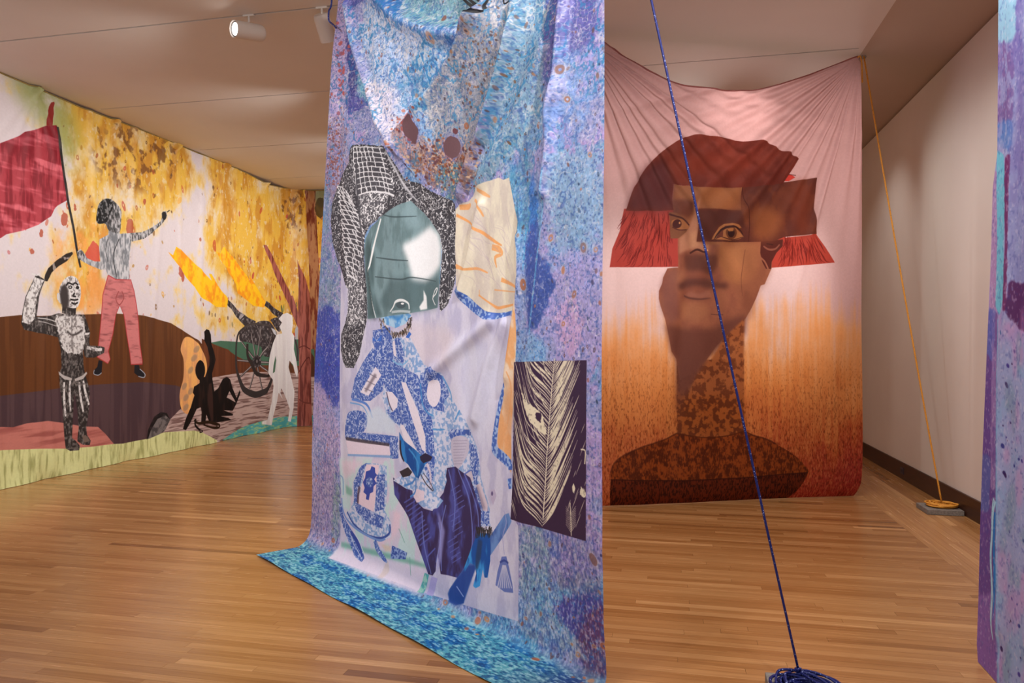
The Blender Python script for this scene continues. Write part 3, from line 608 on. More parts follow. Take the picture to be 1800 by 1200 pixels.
# ================================================================== portrait tapestry across the room
PA = at_z(1073, 893)[:2]; PB = at_z(1512, 876)[:2]
PS = Plane(PA, PB - PA); PW = float(np.linalg.norm(PB - PA))
def paint_portrait():
    c = Canvas(PS, -0.45, PW + 0.12, 0.0, 4.36, 260, (194, 154, 151))
    A = c.a; h, w = c.h, c.w
    zz = (np.arange(h) / c.res)[:, None] * np.ones((1, w)); uu = (np.arange(w) / c.res + c.u0)[None] * np.ones((h, 1))
    vs = c.n(7, 160, 51, 3); dash = c.n(1.8, 6.5, 52, 2); big = c.n(110, 120, 53, 4); sm = c.n(16, 16, 54, 4); med = c.n(34, 44, 55, 4)
    def mixin(col, m): A[:] = A + (np.array(col, np.float32) / 255 - A) * m[..., None].astype(np.float32)
    zn = zz + (big - .5) * .7 + (vs - .5) * .45
    mixin((214, 188, 186), sst(3.2, 2.2, zz) * sst(2.6, 1.7, uu) * 0.85)  # paler middle ground, also lightened near the head to paint in the backlight's glow
    mixin((220, 160, 112), sst(1.95, 1.35, zn))
    mixin((208, 132, 72), sst(1.6, 1.0, zn) * 0.8)
    edge = sst(1.1, 2.35, uu)
    mixin((176, 84, 44), sst(1.15, 0.45, zn) * (0.45 + 0.55 * edge))
    mixin((160, 58, 48), sst(0.75, 0.1, zn) * (0.3 + 0.7 * edge))
    mixin((92, 40, 22), sst(0.60, 0.72, dash) * sst(1.7, 0.5, zz) * 0.5)
    mixin((232, 170, 110), sst(0.44, 0.30, dash) * sst(1.3, 0.4, zz) * 0.30)
    c.crop(1060, 60, 2.857)
    # hair
    _h = lambda seed: c.two((192, 72, 62), (110, 34, 32), np.abs(c.n(5, 44, seed, 2) - 0.5) * 2, 0.12, 0.02)
    c.poly([(300, 880), (420, 880), (420, 1170), (300, 1170)], (164, 70, 62)); c.poly([(780, 1020), (920, 1015), (900, 1160), (850, 1171), (835, 1120)], (170, 72, 60)); c.poly([(1040, 1010), (1078, 990), (1077, 1010)], (170, 72, 60))
    c.poly([(100, 880), (345, 880), (335, 1040), (366, 1045), (370, 1170), (28, 1172), (42, 1080), (80, 990)], (164, 70, 62))
    rr = random.Random(9)
    for k in range(150):
        x0 = rr.uniform(105, 345); y0 = rr.uniform(885, 1120); L_ = rr.uniform(30, 90); fan = (x0 - 300) / 250
        pts = [(x0, y0), (x0 + fan * L_ * .3 + rr.uniform(-6, 6), y0 + L_ * .5), (x0 + fan * L_ * .8, min(y0 + L_, 1168))]
        if pts[-1][0] > 40 - (pts[-1][1] - 1080) * .2 and pts[-1][0] < 366: c.line(pts, [1, 3.2, 1], (100, 36, 36), 0.8)
    c.poly([(905, 1022), (1077, 1004), (1120, 1068), (1167, 1146), (1000, 1160), (850, 1172), (880, 1100)], (170, 72, 60))
    for k in range(95):
        x0 = rr.uniform(900, 1100); y0 = rr.uniform(1010, 1110); L_ = rr.uniform(30, 90); fan = (x0 - 960) / 220
        p1 = (x0 + fan * L_ * .9, min(y0 + L_, 1158 - 0.12 * (x0 - 1000)))
        if y0 > 1090 and (x0 < 870 or x0 > 1110): continue
        if x0 > 1080 + (y0 - 1005) * .5: continue
        c.line([(x0, y0), (x0 + fan * L_ * .3 + 5, y0 + L_ * .5), p1], [1, 3.6, 1], (112, 40, 36), 0.85)
    c.poly([(915, 735), (930, 705), (950, 700), (972, 716), (940, 735)], (190, 70, 62)); c.line([(940, 702), (975, 706)], [3], (80, 30, 30))
    # face
    c.crop(1060, 380, 2.222)
    sm2 = c.n(9, 10, 57, 4); mott = c.two((160, 96, 58), (118, 66, 42), sm2, 0.42, 0.58)
    c.poly([(287, 560), (552, 560), (552, 862), (287, 862)], mott)
    skin = c.two((150, 96, 74), (136, 84, 68), med, 0.35, 0.65)
    c.poly([(286, 60), (286, 202), (246, 205), (231, 240), (228, 262), (215, 292), (214, 322), (220, 350), (235, 400), (244, 440), (256, 500), (262, 528), (284, 556), (300, 640), (360, 600), (400, 560), (440, 510), (500, 450), (556, 400), (582, 356), (600, 320), (618, 270), (634, 265), (662, 202), (664, 155), (700, 60)], skin)
    c.crop(1160, 320, 5)
    face = (146, 92, 70)
    shade = (106, 66, 58); hi = (190, 132, 94); tan = (170, 110, 68)
    c.poly([(100, 30), (300, 50), (720, 45), (760, 200), (770, 540), (300, 560), (150, 520), (95, 300)], (144, 94, 68))
    c.poly([(320, 60), (700, 60), (700, 240), (480, 240), (330, 180)], (158, 102, 68), 0.8, soft=4)
    c.poly([(100, 160), (270, 180), (260, 280), (230, 330), (160, 300), (60, 290), (98, 250)], (108, 64, 54), 0.9, soft=4)
    c.poly([(330, 130), (300, 200), (265, 320), (220, 430), (150, 500), (150, 640), (230, 600), (300, 590), (330, 600), (400, 620), (410, 560), (330, 530), (320, 400), (325, 250)], (172, 122, 98), 0.95, soft=3)
    c.poly([(245, 450), (320, 430), (330, 560), (260, 590), (240, 520)], (188, 138, 108), 0.9, soft=4)
    # left eye panel
    c.poly([(58, 270), (120, 285), (210, 330), (245, 390), (215, 440), (145, 500), (85, 498), (75, 400)], (128, 84, 64))
    c.poly([(85, 350), (130, 335), (180, 340), (240, 400), (215, 420), (150, 425), (100, 400)], (160, 106, 72), smooth=True)
    c.ell(130, 375, 38, 38, (84, 50, 48)); c.ell(150, 368, 8, 10, (196, 140, 100)); c.line([(60, 290), (110, 310), (180, 330), (240, 385)], [16, 12, 10], (84, 50, 48)); c.line([(95, 400), (150, 428), (215, 425)], [9], (96, 58, 50))
    # cheek and jaw modelling
    c.poly([(490, 540), (890, 540), (885, 720), (830, 850), (700, 900), (560, 860), (500, 700)], (172, 116, 80), 0.95, soft=9)
    c.poly([(650, 560), (850, 560), (830, 700), (720, 800), (660, 700)], (182, 126, 88), 0.7, soft=14)
    c.poly([(200, 640), (380, 640), (480, 640), (495, 740), (450, 820), (330, 780), (220, 780)], (100, 62, 54), 0.85, soft=5)
    c.poly([(130, 900), (220, 850), (380, 850), (480, 880), (600, 890), (590, 940), (430, 940), (300, 910), (150, 950)], (96, 60, 54), 0.85, soft=5)
    c.poly([(200, 1000), (260, 960), (330, 985), (430, 950), (450, 1010), (340, 1030), (250, 1020)], (150, 100, 84), 0.8, soft=3)
    c.line([(200, 1000), (260, 1022), (340, 1030), (440, 1020)], [12, 16, 8], (92, 58, 54), soft=1)
    c.poly([(150, 1030), (240, 1050), (420, 1060), (440, 1180), (300, 1240), (180, 1200)], (160, 108, 80), 0.8, soft=8)
    c.poly([(430, 930), (560, 950), (640, 1000), (600, 1120), (500, 1170), (430, 1100)], (156, 102, 78), 0.7, soft=8)
    c.poly([(150, 800), (210, 740), (220, 850), (150, 890), (60, 880), (80, 800)], (160, 108, 84), 0.7, soft=5)
    c.poly([(20, 850), (60, 780), (140, 740), (130, 850), (130, 1000), (160, 1200), (60, 1250), (0, 1100), (0, 940)], (128, 84, 76), 0.7, soft=6)
    c.line([(440, 1160), (500, 1165), (560, 1165)], [6], (100, 62, 54)); c.line([(250, 630), (300, 600), (330, 600), (360, 615), (395, 625)], [14, 20, 12], (84, 50, 44))
    c.poly([(380, 600), (400, 595), (405, 610), (385, 612)], (210, 160, 120))
    c.poly([(730, 560), (890, 560), (985, 760), (920, 900), (880, 920), (800, 1190), (700, 1190), (720, 900)], (138, 88, 66), 0.55, soft=10)
    # lower jaw shadow and neck
    c.crop(1060, 380, 2.222)
    c.poly([(235, 420), (330, 440), (430, 440), (500, 400), (560, 380), (555, 460), (470, 500), (400, 560), (360, 640), (287, 760), (287, 560), (262, 530)], (110, 68, 58), 0.9, soft=7)
    c.poly([(480, 470), (552, 400), (552, 850), (330, 855), (330, 700), (360, 620), (420, 560)], mott, 0.92, soft=2)
    c.poly([(287, 700), (552, 700), (552, 860), (287, 860)], c.two((160, 86, 34), (100, 48, 22), sm2, 0.42, 0.6), 0.55, soft=12)
    # ear
    c.crop(1160, 320, 5)
    c.poly([(893, 520), (960, 515), (1090, 500), (1085, 560), (1030, 620), (990, 700), (985, 760), (940, 760), (905, 700), (888, 620)], (92, 48, 42))
    c.line([(915, 560), (960, 590), (1020, 585), (1060, 545)], [12, 18, 10], (136, 84, 70)); c.line([(890, 660), (930, 700), (960, 760)], [14], (150, 96, 76)); c.line([(940, 540), (1000, 550)], [10], (70, 38, 36))
    # eye panel with forehead
    c.poly([(308, 528), (322, 240), (480, 235), (700, 250), (720, 45), (1000, 10), (1385, -40), (1376, 100), (1362, 230), (1388, 452), (1100, 480), (1020, 512), (890, 522), (600, 528)], c.two((112, 62, 48), (98, 54, 46), med, 0.4, 0.6))
    c.poly([(600, 250), (740, 90), (760, 260), (780, 400), (740, 390), (660, 330)], (132, 78, 54), 0.7, soft=8)
    c.poly([(800, 250), (960, 200), (1060, 260), (1080, 400), (1000, 500), (820, 500)], (148, 90, 58), 0.85, soft=12)
    c.poly([(1180, 0), (1350, 10), (1330, 200), (1340, 430), (1240, 460), (1150, 300)], (122, 62, 46), 0.8, soft=12)
    c.poly([(325, 245), (700, 250), (760, 420), (640, 350), (500, 380), (430, 520), (310, 525)], (92, 54, 48), 0.9, soft=3)
    lt = (166, 110, 72)
    c.poly([(440, 510), (470, 460), (510, 400), (560, 368), (630, 360), (690, 375), (720, 400), (700, 405), (640, 380), (570, 385), (520, 430), (480, 500)], lt)
    c.poly([(475, 505), (540, 480), (545, 430), (580, 405), (660, 400), (710, 440), (740, 480), (700, 500), (600, 515)], lt)
    c.line([(470, 500), (500, 455), (540, 415), (600, 395), (660, 395), (710, 425), (735, 460)], [6, 16, 18, 12, 6], (70, 42, 38))
    c.line([(500, 470), (560, 495), (640, 505), (735, 480)], [5, 9, 5], (90, 54, 44)); c.line([(470, 512), (600, 522), (700, 515)], [5], (90, 54, 44))
    c.ell(622, 450, 56, 52, (116, 72, 50)); c.ell(620, 450, 36, 36, (66, 42, 40)); c.poly([(582, 412), (640, 404), (640, 432), (596, 436)], (170, 112, 70))
    c.line([(722, 45), (740, 150), (775, 270), (788, 380), (782, 525)], [8, 7, 6], (84, 44, 38)); c.line([(755, 590), (735, 700), (718, 850), (725, 1000)], [5], (120, 74, 58), 0.8)
    # hat
    c.crop(1060, 60, 2.857)
    hat = c.two((118, 58, 48), (106, 50, 42), med, 0.35, 0.65)
    c.poly([(108, 890), (125, 840), (150, 772), (180, 720), (212, 668), (260, 618), (310, 578), (355, 548), (400, 526), (440, 517), (480, 516), (540, 521), (600, 528), (660, 537), (700, 539), (780, 538), (822, 541), (850, 555), (872, 573), (905, 585), (940, 596), (990, 622), (965, 665), (935, 710), (910, 746), (850, 757), (780, 764), (700, 770), (640, 773), (540, 775), (470, 773), (342, 760), (340, 890)], hat)
    c.poly([(108, 890), (150, 772), (212, 668), (300, 640), (342, 760), (340, 890)], (92, 54, 56), 0.75, soft=9)
    c.poly([(300, 640), (500, 600), (760, 620), (860, 640), (700, 680), (400, 720)], (134, 62, 46), 0.6, soft=16)
    # shoulders
    c.crop(1060, 380, 2.222)
    sh = c.two((150, 76, 34), (92, 42, 22), sm2 * 0.6 + dash * 0.4, 0.38, 0.62)
    sh2 = c.two((108, 46, 26), (62, 28, 18), dash, 0.45, 0.65)
    out = [(287, 846), (245, 868), (200, 882), (150, 898), (100, 921), (65, 942), (40, 966), (28, 1000), (28, 1092), (42, 1160), (400, 1150), (735, 1118), (768, 1080), (790, 1045), (811, 998), (792, 972), (768, 946), (730, 918), (680, 890), (640, 870), (590, 856), (552, 838), (480, 858), (380, 862)]
    c.poly(out, sh)
    c.poly([(28, 1028), (300, 1032), (560, 1022), (700, 1010), (806, 1003), (790, 1045), (768, 1080), (735, 1125), (400, 1160), (42, 1170), (28, 1092)], sh2)
    c.line([(28, 1028), (300, 1032), (560, 1022), (700, 1010), (806, 1003)], [5], (62, 28, 20), 0.7, smooth=False)
    c.line(out[18:22], [6], (70, 32, 20), 0.6); c.line(out[0:8], [6], (70, 32, 20), 0.5); c.line([(287, 848), (380, 862), (470, 860), (552, 840)], [5], (90, 44, 22), 0.7)
    A *= (0.985 + 0.03 * c.n(3, 3, 56, 1))[..., None]
    return c
cp = paint_portrait(); M_port = cloth_mat('portrait_print_cloth', cp.image('portrait_print'), 0.42, 0.97, 0.008, 0.6)
def build_portrait():
    nu, nv = 300, 420
    top = PS.uz([(1022, 38), (1035, 54), (1068, 82), (1100, 105), (1135, 128), (1165, 142), (1200, 152), (1240, 159), (1290, 162), (1330, 158), (1370, 149), (1420, 133), (1460, 117), (1500, 101), (1513, 97)])
    re = PS.uz([(1513, 97), (1514, 300), (1515, 500), (1517, 650), (1517, 780), (1516, 850), (1511, 876)])[::-1]
    u0, zl = top[0]; u0 = max(u0, cp.u0 + .01)
    v = np.linspace(0, 1, nv)[:, None]; s = np.linspace(0, 1, nu)[None]
    zmax = 4.29; ur = np.interp(v[:, 0] * zmax, re[:, 1], re[:, 0])[:, None]
    U = u0 + (ur - u0) * s; zt = np.minimum(np.interp(U, top[:, 0], top[:, 1]), 4.285)
    Z = 0.006 + v * (zt - 0.006)
    ul, uR = u0, float(re[-1, 0]); zc = 4.28
    off = np.zeros_like(U); g = np.random.RandomState(12)
    for (cx_, sg) in ((uR, -1), (ul, 1)):                                         # pleats fanning from both hung corners
        dx = (U - cx_) * sg; dz = zc - Z; r = np.hypot(dx, dz) + 1e-3; an = np.arctan2(dx, dz)
        for k in range(13):
            a0 = 0.05 + k * 0.105 + g.uniform(-.03, .03); wd = g.uniform(.016, .036); am = g.uniform(.07, .15)
            off += am * r * np.exp(-((an - a0) / wd) ** 2) * np.exp(-(r / g.uniform(.8, 1.5)) ** 1.6)
    midu = (ul + uR) / 2 + .1
    for k, dz in enumerate((.10, .22, .42)):                                      # swags under the sagging top edge
        off += (.012, .016, .012)[k] * np.exp(-((zt - Z - dz - .25 * (U - midu) ** 2 * .3) / (.03 + .02 * k)) ** 2) * np.exp(-((U - midu) / .75) ** 2)
    for k in range(12):                                                           # long soft vertical folds
        a0 = g.uniform(ul, uR); sl_ = g.uniform(-.12, .12) + (a0 - midu) * .10; s_ = g.uniform(.05, .14)
        off += g.uniform(-.025, .036) * np.exp(-((U - a0 - sl_ * (2 - Z)) / s_) ** 2) * np.exp(-((Z - 1.6) / 1.3) ** 2)
    off += -0.10 * np.exp(-Z / 0.09)
    off += 0.05 * np.sin((U - ul) * 2.2) * 0.5
    n = np.array([-PS.d[1], PS.d[0]])
    X = PS.p0[0] + PS.d[0] * U + n[0] * off * -1; Y = PS.p0[1] + PS.d[1] * U - n[1] * off
    UV = np.stack([(U - cp.u0) / (cp.u1 - cp.u0), (Z - cp.z0) / (cp.z1 - cp.z0)], -1)
    return grid_cloth('tapestry', np.stack([X, Y, Z], -1), UV, M_port), (X[-1, -1], Y[-1, -1], Z[-1, -1]), (X[-1, 0], Y[-1, 0], Z[-1, 0])
port_cloth, P_TR, P_TL = build_portrait()
tag(port_cloth, 'pink and orange hanging tapestry with a large collaged portrait under a dark red hat', 'tapestry')
# ================================================================== blue banner: tall cloth falling from the ceiling and spilling on the floor
BA = np.array([-2.61, 4.96]); BB = np.array([-0.27, 3.18])
BS = Plane(BA, BB - BA); BWID = float(np.linalg.norm(BB - BA)); BN = np.array([BS.d[1], -BS.d[0]])   # toward the camera side
if BN @ BA > 0: BN = -BN
def paint_blue():
    c = Canvas(BS, -0.30, BWID + 0.12, -0.50, 4.34, 400, (150, 152, 200))
    A = c.a; h, w = c.h, c.w
    n1 = c.n(150, 150, 101, 5); n2 = c.n(46, 52, 102, 4); n3 = c.n(13, 13, 103, 3); n4 = c.n(5, 5, 104, 2); n5 = c.n(3.2, 8, 105, 2); nh = c.n(9, 4, 106, 2); n6 = c.n(24, 60, 107, 4)
    zz = (np.arange(h, dtype=np.float32) / c.res + c.z0)[:, None] * np.ones((1, w), np.float32)
    def mixin(col, m): A[:] = A + (np.array(col, np.float32) / 255 - A) * m[..., None].astype(np.float32)
    mixin((170, 150, 205), sst(0.45, 0.62, n2)); mixin((118, 158, 200), sst(0.48, 0.60, n1) * 0.9); mixin((78, 150, 186), sst(0.56, 0.68, n2 * .5 + n1 * .5) * 0.8)
    def reg(pts, col, soft=12, alpha=0.9, f=None, lo=.35, hi=.6):
        r = c.raster(c.tc(catmull(pts, 5, True)), pad=soft * 3 + 10)
        if r is None: return
        sl, m = r; m = blur(m, int(soft * 1.5))
        m = sst(.22, .78, m + (n2[sl] - .5) * 1.0 + (n3[sl] - .5) * 1.0 + (n4[sl] - .5) * .5) * sst(0.0, .2, m)
        if f is not None: m = m * (0.35 + .65 * sst(lo, hi, f[sl]))
        c.put(sl, m, col, alpha)
    c.crop(560, 0, 3.4615)
    reg([(70, -60), (190, -60), (190, 300), (170, 700), (130, 900), (40, 1100)], (186, 160, 206), 10, .85)
    reg([(60, 750), (200, 780), (190, 1200), (40, 1200)], (150, 128, 150), 14, .8, n3)
    reg([(300, 100), (560, 60), (1000, 160), (850, 400), (600, 650), (480, 800), (350, 500)], (168, 186, 218), 20, .9)
    reg([(700, 260), (860, 380), (640, 640), (480, 560), (560, 380)], (60, 130, 180), 14, .8, n3)
    reg([(330, 500), (500, 560), (480, 700), (520, 950), (430, 820), (350, 650)], (214, 206, 222), 10, .9)
    reg([(440, -60), (1000, -60), (960, 120), (800, 180), (640, 170), (520, 90)], (110, 160, 170), 10, .9)
    reg([(380, -60), (480, -60), (560, 120), (700, 190), (860, 190), (800, 240), (640, 220), (520, 150), (420, 50)], (50, 100, 178), 8, .75)
    reg([(760, 240), (870, 200), (1010, 110), (930, 280), (860, 370), (820, 330)], (34, 90, 170), 8, .95)
    reg([(1050, -60), (1280, -60), (1240, 350), (1060, 700), (900, 1000), (720, 900), (690, 650), (820, 450), (1000, 150)], (150, 154, 166), 12, .95)
    reg([(1280, -60), (1420, -60), (1375, 500), (1350, 700), (1110, 1000), (950, 1200), (900, 1100), (1060, 700)], (118, 158, 184), 12, .9)
    reg([(1410, -60), (1500, -60), (1690, -60), (1690, 300), (1560, 360), (1480, 500), (1370, 520), (1390, 300)], (92, 88, 164), 9, .95)
    reg([(1500, 350), (1690, 300), (1690, 700), (1560, 900), (1430, 900), (1480, 560)], (112, 150, 210), 16, .8, n3)
    reg([(520, 700), (700, 850), (900, 900), (1000, 830), (900, 1100), (790, 1180), (700, 1130), (600, 1040), (500, 880)], (178, 140, 132), 10, .85)
    reg([(560, 1000), (700, 900), (940, 1000), (860, 1200), (700, 1160)], (120, 84, 72), 8, .65, n3)
    reg([(700, 1050), (860, 1020), (840, 1200), (740, 1200)], (60, 140, 160), 6, .6, n3)
    reg([(150, 150), (205, 60), (245, 250), (255, 420), (200, 640), (180, 500)], (60, 58, 128), 6, .95)
    reg([(190, -60), (340, -60), (300, 40), (210, 60)], (80, 78, 160), 5, .85)
    reg([(180, 590), (300, 590), (260, 660), (190, 700)], (70, 66, 150), 5, .8)
    reg([(230, 400), (330, 500), (330, 600), (230, 590)], (120, 180, 196), 6, .8)
    c.crop(560, 300, 3.333)
    reg([(30, 60), (100, 200), (110, 500), (160, 640), (150, 860), (20, 860), (20, 400)], (120, 148, 172), 8, .8, n3)
    reg([(20, 840), (150, 850), (170, 1250), (10, 1250)], (62, 74, 172), 8, .9)
    c.crop(560, 600, 3.333)
    reg([(60, -20), (152, -20), (158, 330), (120, 400), (70, 300)], (60, 72, 168), 8, .9)
    reg([(0, 250), (120, 380), (150, 600), (110, 900), (60, 1200), (-60, 1200), (-30, 600)], (180, 160, 200), 10, .8)
    reg([(110, 800), (140, 850), (130, 1100), (80, 1150)], (150, 186, 170), 6, .7, n3)
    c.crop(860, 300, 3.527)
    reg([(120, 60), (260, 40), (260, 300), (200, 460), (150, 250)], (84, 140, 178), 8, .85, n3)
    reg([(400, -40), (740, -40), (740, 500), (560, 560), (420, 480)], (128, 172, 206), 16, .75)
    reg([(430, 560), (740, 520), (740, 1180), (420, 1180), (380, 900)], (164, 156, 210), 18, .8)
    reg([(470, 820), (560, 800), (600, 900), (560, 1160), (500, 1100), (440, 960)], (204, 160, 200), 8, .6)
    reg([(260, 60), (300, 40), (300, 330), (250, 330)], (50, 110, 200), 5, .7)
    reg([(235, 420), (320, 335), (335, 540), (395, 590), (410, 720), (360, 860), (300, 980), (262, 1000), (235, 800), (225, 600)], (62, 84, 158), 6, 1.0)
    reg([(165, 560), (230, 600), (240, 900), (250, 1100), (200, 1180), (160, 1000)], (128, 152, 200), 8, .8)
    c.line([(395, 0), (370, 200), (325, 480), (300, 700), (275, 900), (262, 1020)], [12, 10, 8], (110, 190, 232), .75, soft=1)
    c.line([(232, 360), (222, 520), (215, 620)], [10], (80, 170, 225), .7, soft=1)
    c.crop(780, 760, 2.727)
    reg([(380, 440), (500, 480), (520, 620), (500, 820), (400, 800), (360, 700)], (122, 156, 176), 10, .85, n3)
    reg([(560, 520), (780, 560), (770, 700), (620, 720), (520, 640)], (150, 140, 204), 12, .8)
    reg([(480, 460), (560, 500), (560, 620), (500, 560)], (84, 112, 190), 6, .7)
    reg([(620, 780), (700, 760), (780, 800), (780, 1040), (700, 1040), (580, 920), (520, 860)], (72, 60, 140), 8, .9)
    reg([(690, 880), (800, 860), (800, 1200), (700, 1160), (640, 1060)], (104, 58, 92), 9, .8)
    reg([(620, 660), (760, 680), (700, 780), (560, 740), (520, 700)], (110, 120, 150), 8, .7, n3)
    reg([(360, 860), (520, 860), (600, 960), (680, 1100), (560, 1050), (380, 940)], (146, 160, 176), 9, .7, n3)
    # speckle, crackle and dashes
    mixin((214, 208, 226), sst(0.62, 0.80, n4) * .35)
    mixin((34, 66, 140), sst(0.60, 0.74, c.n(4, 4, 109, 2)) * .45)
    crack = np.abs(c.n(16, 16, 110, 3) - .5); mixin((44, 110, 180), sst(0.03, 0.0, crack) * sst(.42, .58, n1) * .65)
    crack2 = np.abs(c.n(20, 26, 111, 3) - .5); mixin((226, 216, 220), sst(0.03, 0.0, crack2) * sst(.5, .42, n1) * .5)
    low = sst(1.3, 0.4, zz)
    mixin((60, 70, 140), sst(0.55, 0.72, n5) * low * .45); mixin((206, 206, 226), sst(0.44, 0.30, n5) * low * .45)
    grain = .5 * c.n(7, 9, 120, 2) + .5 * c.n(3, 3.5, 121, 1); A *= (0.85 + .30 * grain + .25 * (n1 - .5))[..., None]
    wav = np.abs(c.n(30, 11, 122, 3) - .5); mixin((36, 84, 140), sst(.035, 0, wav) * sst(2.2, 3.2, zz) * .55); mixin((220, 214, 224), sst(.03, 0, np.abs(c.n(26, 12, 123, 3) - .5)) * sst(2.0, 3.0, zz) * .5)
    yy_, xx_ = np.mgrid[0:h, 0:w].astype(np.float32); top = sst(2.0, 2.9, zz)
    sw = np.sin((yy_ * .8 + xx_ * .45) / 7.5 + 26 * n2 + 9 * n3); mixin((222, 214, 214), sst(.55, .95, sw) * top * sst(.42, .56, n1) * .6); mixin((40, 122, 176), sst(-.55, -.95, sw) * top * sst(.42, .58, n2) * .7)
    sw2 = np.sin((yy_ * .3 - xx_ * .7) / 6.0 + 22 * n2 + 9 * c.n(15, 15, 125, 2)); mixin((60, 92, 160), sst(.6, .95, sw2) * sst(.5, .62, n6) * .45)
    # part that lies on the floor
    fl = sst(0.06, -0.04, zz)
    mixin((64, 150, 176), fl * .85); mixin((26, 104, 176), fl * sst(.46, .58, c.n(60, 26, 112, 4)) * .85); mixin((112, 190, 196), fl * sst(.5, .62, c.n(40, 20, 113, 4)) * .6)
    uu = (np.arange(w) / c.res + c.u0)[None] * np.ones((h, 1)); mixin((74, 56, 110), fl * sst(2.5, 2.95, uu) * .7)
    mixin((18, 58, 116), fl * sst(.56, .7, nh) * .6); mixin((190, 226, 232), fl * sst(.42, .3, nh) * .55)
    # rusty specks
    bro = [(124, 74, 62), (150, 86, 66), (96, 66, 74), (70, 60, 90), (176, 110, 84)]
    mk = np.clip(sst(.40, .58, n1) * .7 + .3, 0, 1)
    c.dots(2600, (0, .1, 1, 1), .8, 4, bro, 21, .75, 1.3, mask=mk)
    c.dots(1500, (.42, .12, 1, 1), .8, 3.4, [(40, 60, 90), (50, 50, 100), (90, 60, 60)], 22, .8, 1.4)
    c.dots(90, (.45, .12, 1, 1), 3.5, 9, [(150, 92, 66), (176, 120, 92), (120, 78, 70)], 23, .85, 1.2, halo=(190, 176, 168))
    c.dots(60, (0, .09, 1, .16), 3, 9, [(170, 90, 60), (190, 130, 90)], 24, .85, .7, halo=(200, 176, 150))
    c.crop(560, 0, 3.4615)
    def band(x, y, n_, sx_, sy_, rmin, rmax, cols, seed):
        r = random.Random(seed)
        for _ in range(n_):
            X, Y = r.gauss(x, sx_), r.gauss(y, sy_); a = r.uniform(rmin, rmax); c.ell(X, Y, a, a * r.uniform(.8, 1.8), cols[r.randrange(len(cols))], .85, n_=8, rot=r.uniform(-.6, .6))
    band(760, 1000, 420, 110, 80, 2, 8, [(110, 66, 52), (150, 90, 60), (206, 170, 140), (90, 50, 60)], 1)
    band(560, 760, 60, 40, 60, 2, 9, [(150, 70, 60), (170, 90, 70)], 2)
    band(1050, 300, 240, 130, 260, 2, 8, [(112, 80, 66), (84, 70, 80), (150, 108, 84)], 3)
    band(130, 380, 40, 25, 160, 2, 10, [(180, 90, 90), (150, 90, 110)], 4)
    band(110, 950, 200, 30, 140, 2, 6, [(150, 90, 80), (120, 80, 90)], 5)
    # two dark eye-like patches
    for q in ([(556, 770), (575, 725), (600, 708), (625, 760), (645, 800), (632, 845), (612, 888), (590, 860), (562, 825)], [(752, 880), (770, 845), (800, 830), (835, 850), (845, 890), (835, 935), (800, 965), (765, 945), (750, 915)]):
        c.poly(q, (120, 90, 190), .55, soft=9); c.poly(q, (104, 74, 82), smooth=True, rough=2)
    c.line([(520, 720), (540, 680), (580, 675)], [14, 12, 10], (160, 70, 66)); c.ell(825, 800, 14, 18, (104, 60, 70), rough=1)
    # inked twigs at the top
    ink = (18, 18, 26)
    for q, wd in (([(800, -60), (860, 10), (920, 50), (960, 80), (1030, 110), (1080, 100)], [8, 14, 22, 44, 22, 6]), ([(850, -30), (900, 20), (950, 80), (975, 140)], [8, 18, 28, 18]), ([(870, -60), (930, 10), (985, 75)], [8, 12, 8]), ([(880, -60), (960, -10), (975, 80)], [16, 22, 12]), ([(960, 80), (985, 142), (1000, 110)], [30, 22, 6]), ([(1050, -60), (1060, 0), (1050, 60), (1070, 105)], [6, 10, 12, 22]), ([(1125, -30), (1135, 30), (1130, 60)], [10, 8, 5])):
        c.line(q, wd, ink)
    c.poly([(1150, -60), (1235, -60), (1222, 10), (1230, 22), (1170, 50), (1160, 20)], ink, rough=2)
    # ---------------- pale backdrop of the printed figure
    c.crop(0, 0, 1)
    pale = c.two((206, 204, 226), (186, 184, 214), n6, .4, .64)
    c.poly([(606, 480), (640, 500), (790, 500), (850, 560), (890, 556), (898, 560), (896, 880), (900, 914), (912, 925), (911, 1093), (850, 1075), (753, 1044), (700, 1024), (650, 1005), (594, 985), (598, 945), (604, 890), (607, 800), (606, 700)], pale)
    c.poly([(800, 600), (880, 620), (860, 720), (840, 800), (800, 740)], (214, 216, 238), .7, soft=14)
    c.poly([(700, 560), (790, 580), (780, 640), (720, 640)], (214, 200, 210), .6, soft=12)
    c.crop(590, 760, 4)
    c.poly([(60, 180), (400, 190), (440, 420), (640, 950), (600, 1000), (400, 900), (20, 880), (60, 400)], c.two((190, 216, 220), (208, 200, 222), n6, .4, .6), .95, soft=4)
    c.poly([(70, 190), (230, 200), (140, 300), (80, 330)], (222, 200, 220), .8, soft=6)
    c.line([(430, 560), (420, 660), (370, 740), (300, 790)], [60, 60, 40], (226, 200, 218), .8, soft=5)
    c.line([(40, 790), (200, 830), (400, 880), (550, 920), (640, 950)], [22, 24, 22, 16], (110, 170, 152), .75, soft=3)
    c.poly([(90, 370), (140, 400), (135, 450), (90, 430)], (110, 170, 152), .7, soft=3)
    c.poly([(15, 820), (200, 860), (400, 905), (640, 960), (600, 1140), (300, 1030), (10, 900)], (222, 210, 230), .8, soft=4)
    for q in ([(440, 680), (480, 780)], [(520, 880), (528, 1010)], [(560, 690), (600, 770)]): c.line(q, [5], (100, 160, 150), .7)
    c.poly([(345, 930), (370, 905), (380, 980), (360, 1030), (330, 1030)], (212, 196, 196), .8, soft=2)
    c.poly([(320, 790), (380, 800), (400, 840), (350, 840)], (216, 196, 186), .9, soft=2)
    c.poly([(396, 797), (500, 850), (490, 896), (385, 890)], c.two((60, 84, 160), (140, 164, 214), n4, .4, .62))
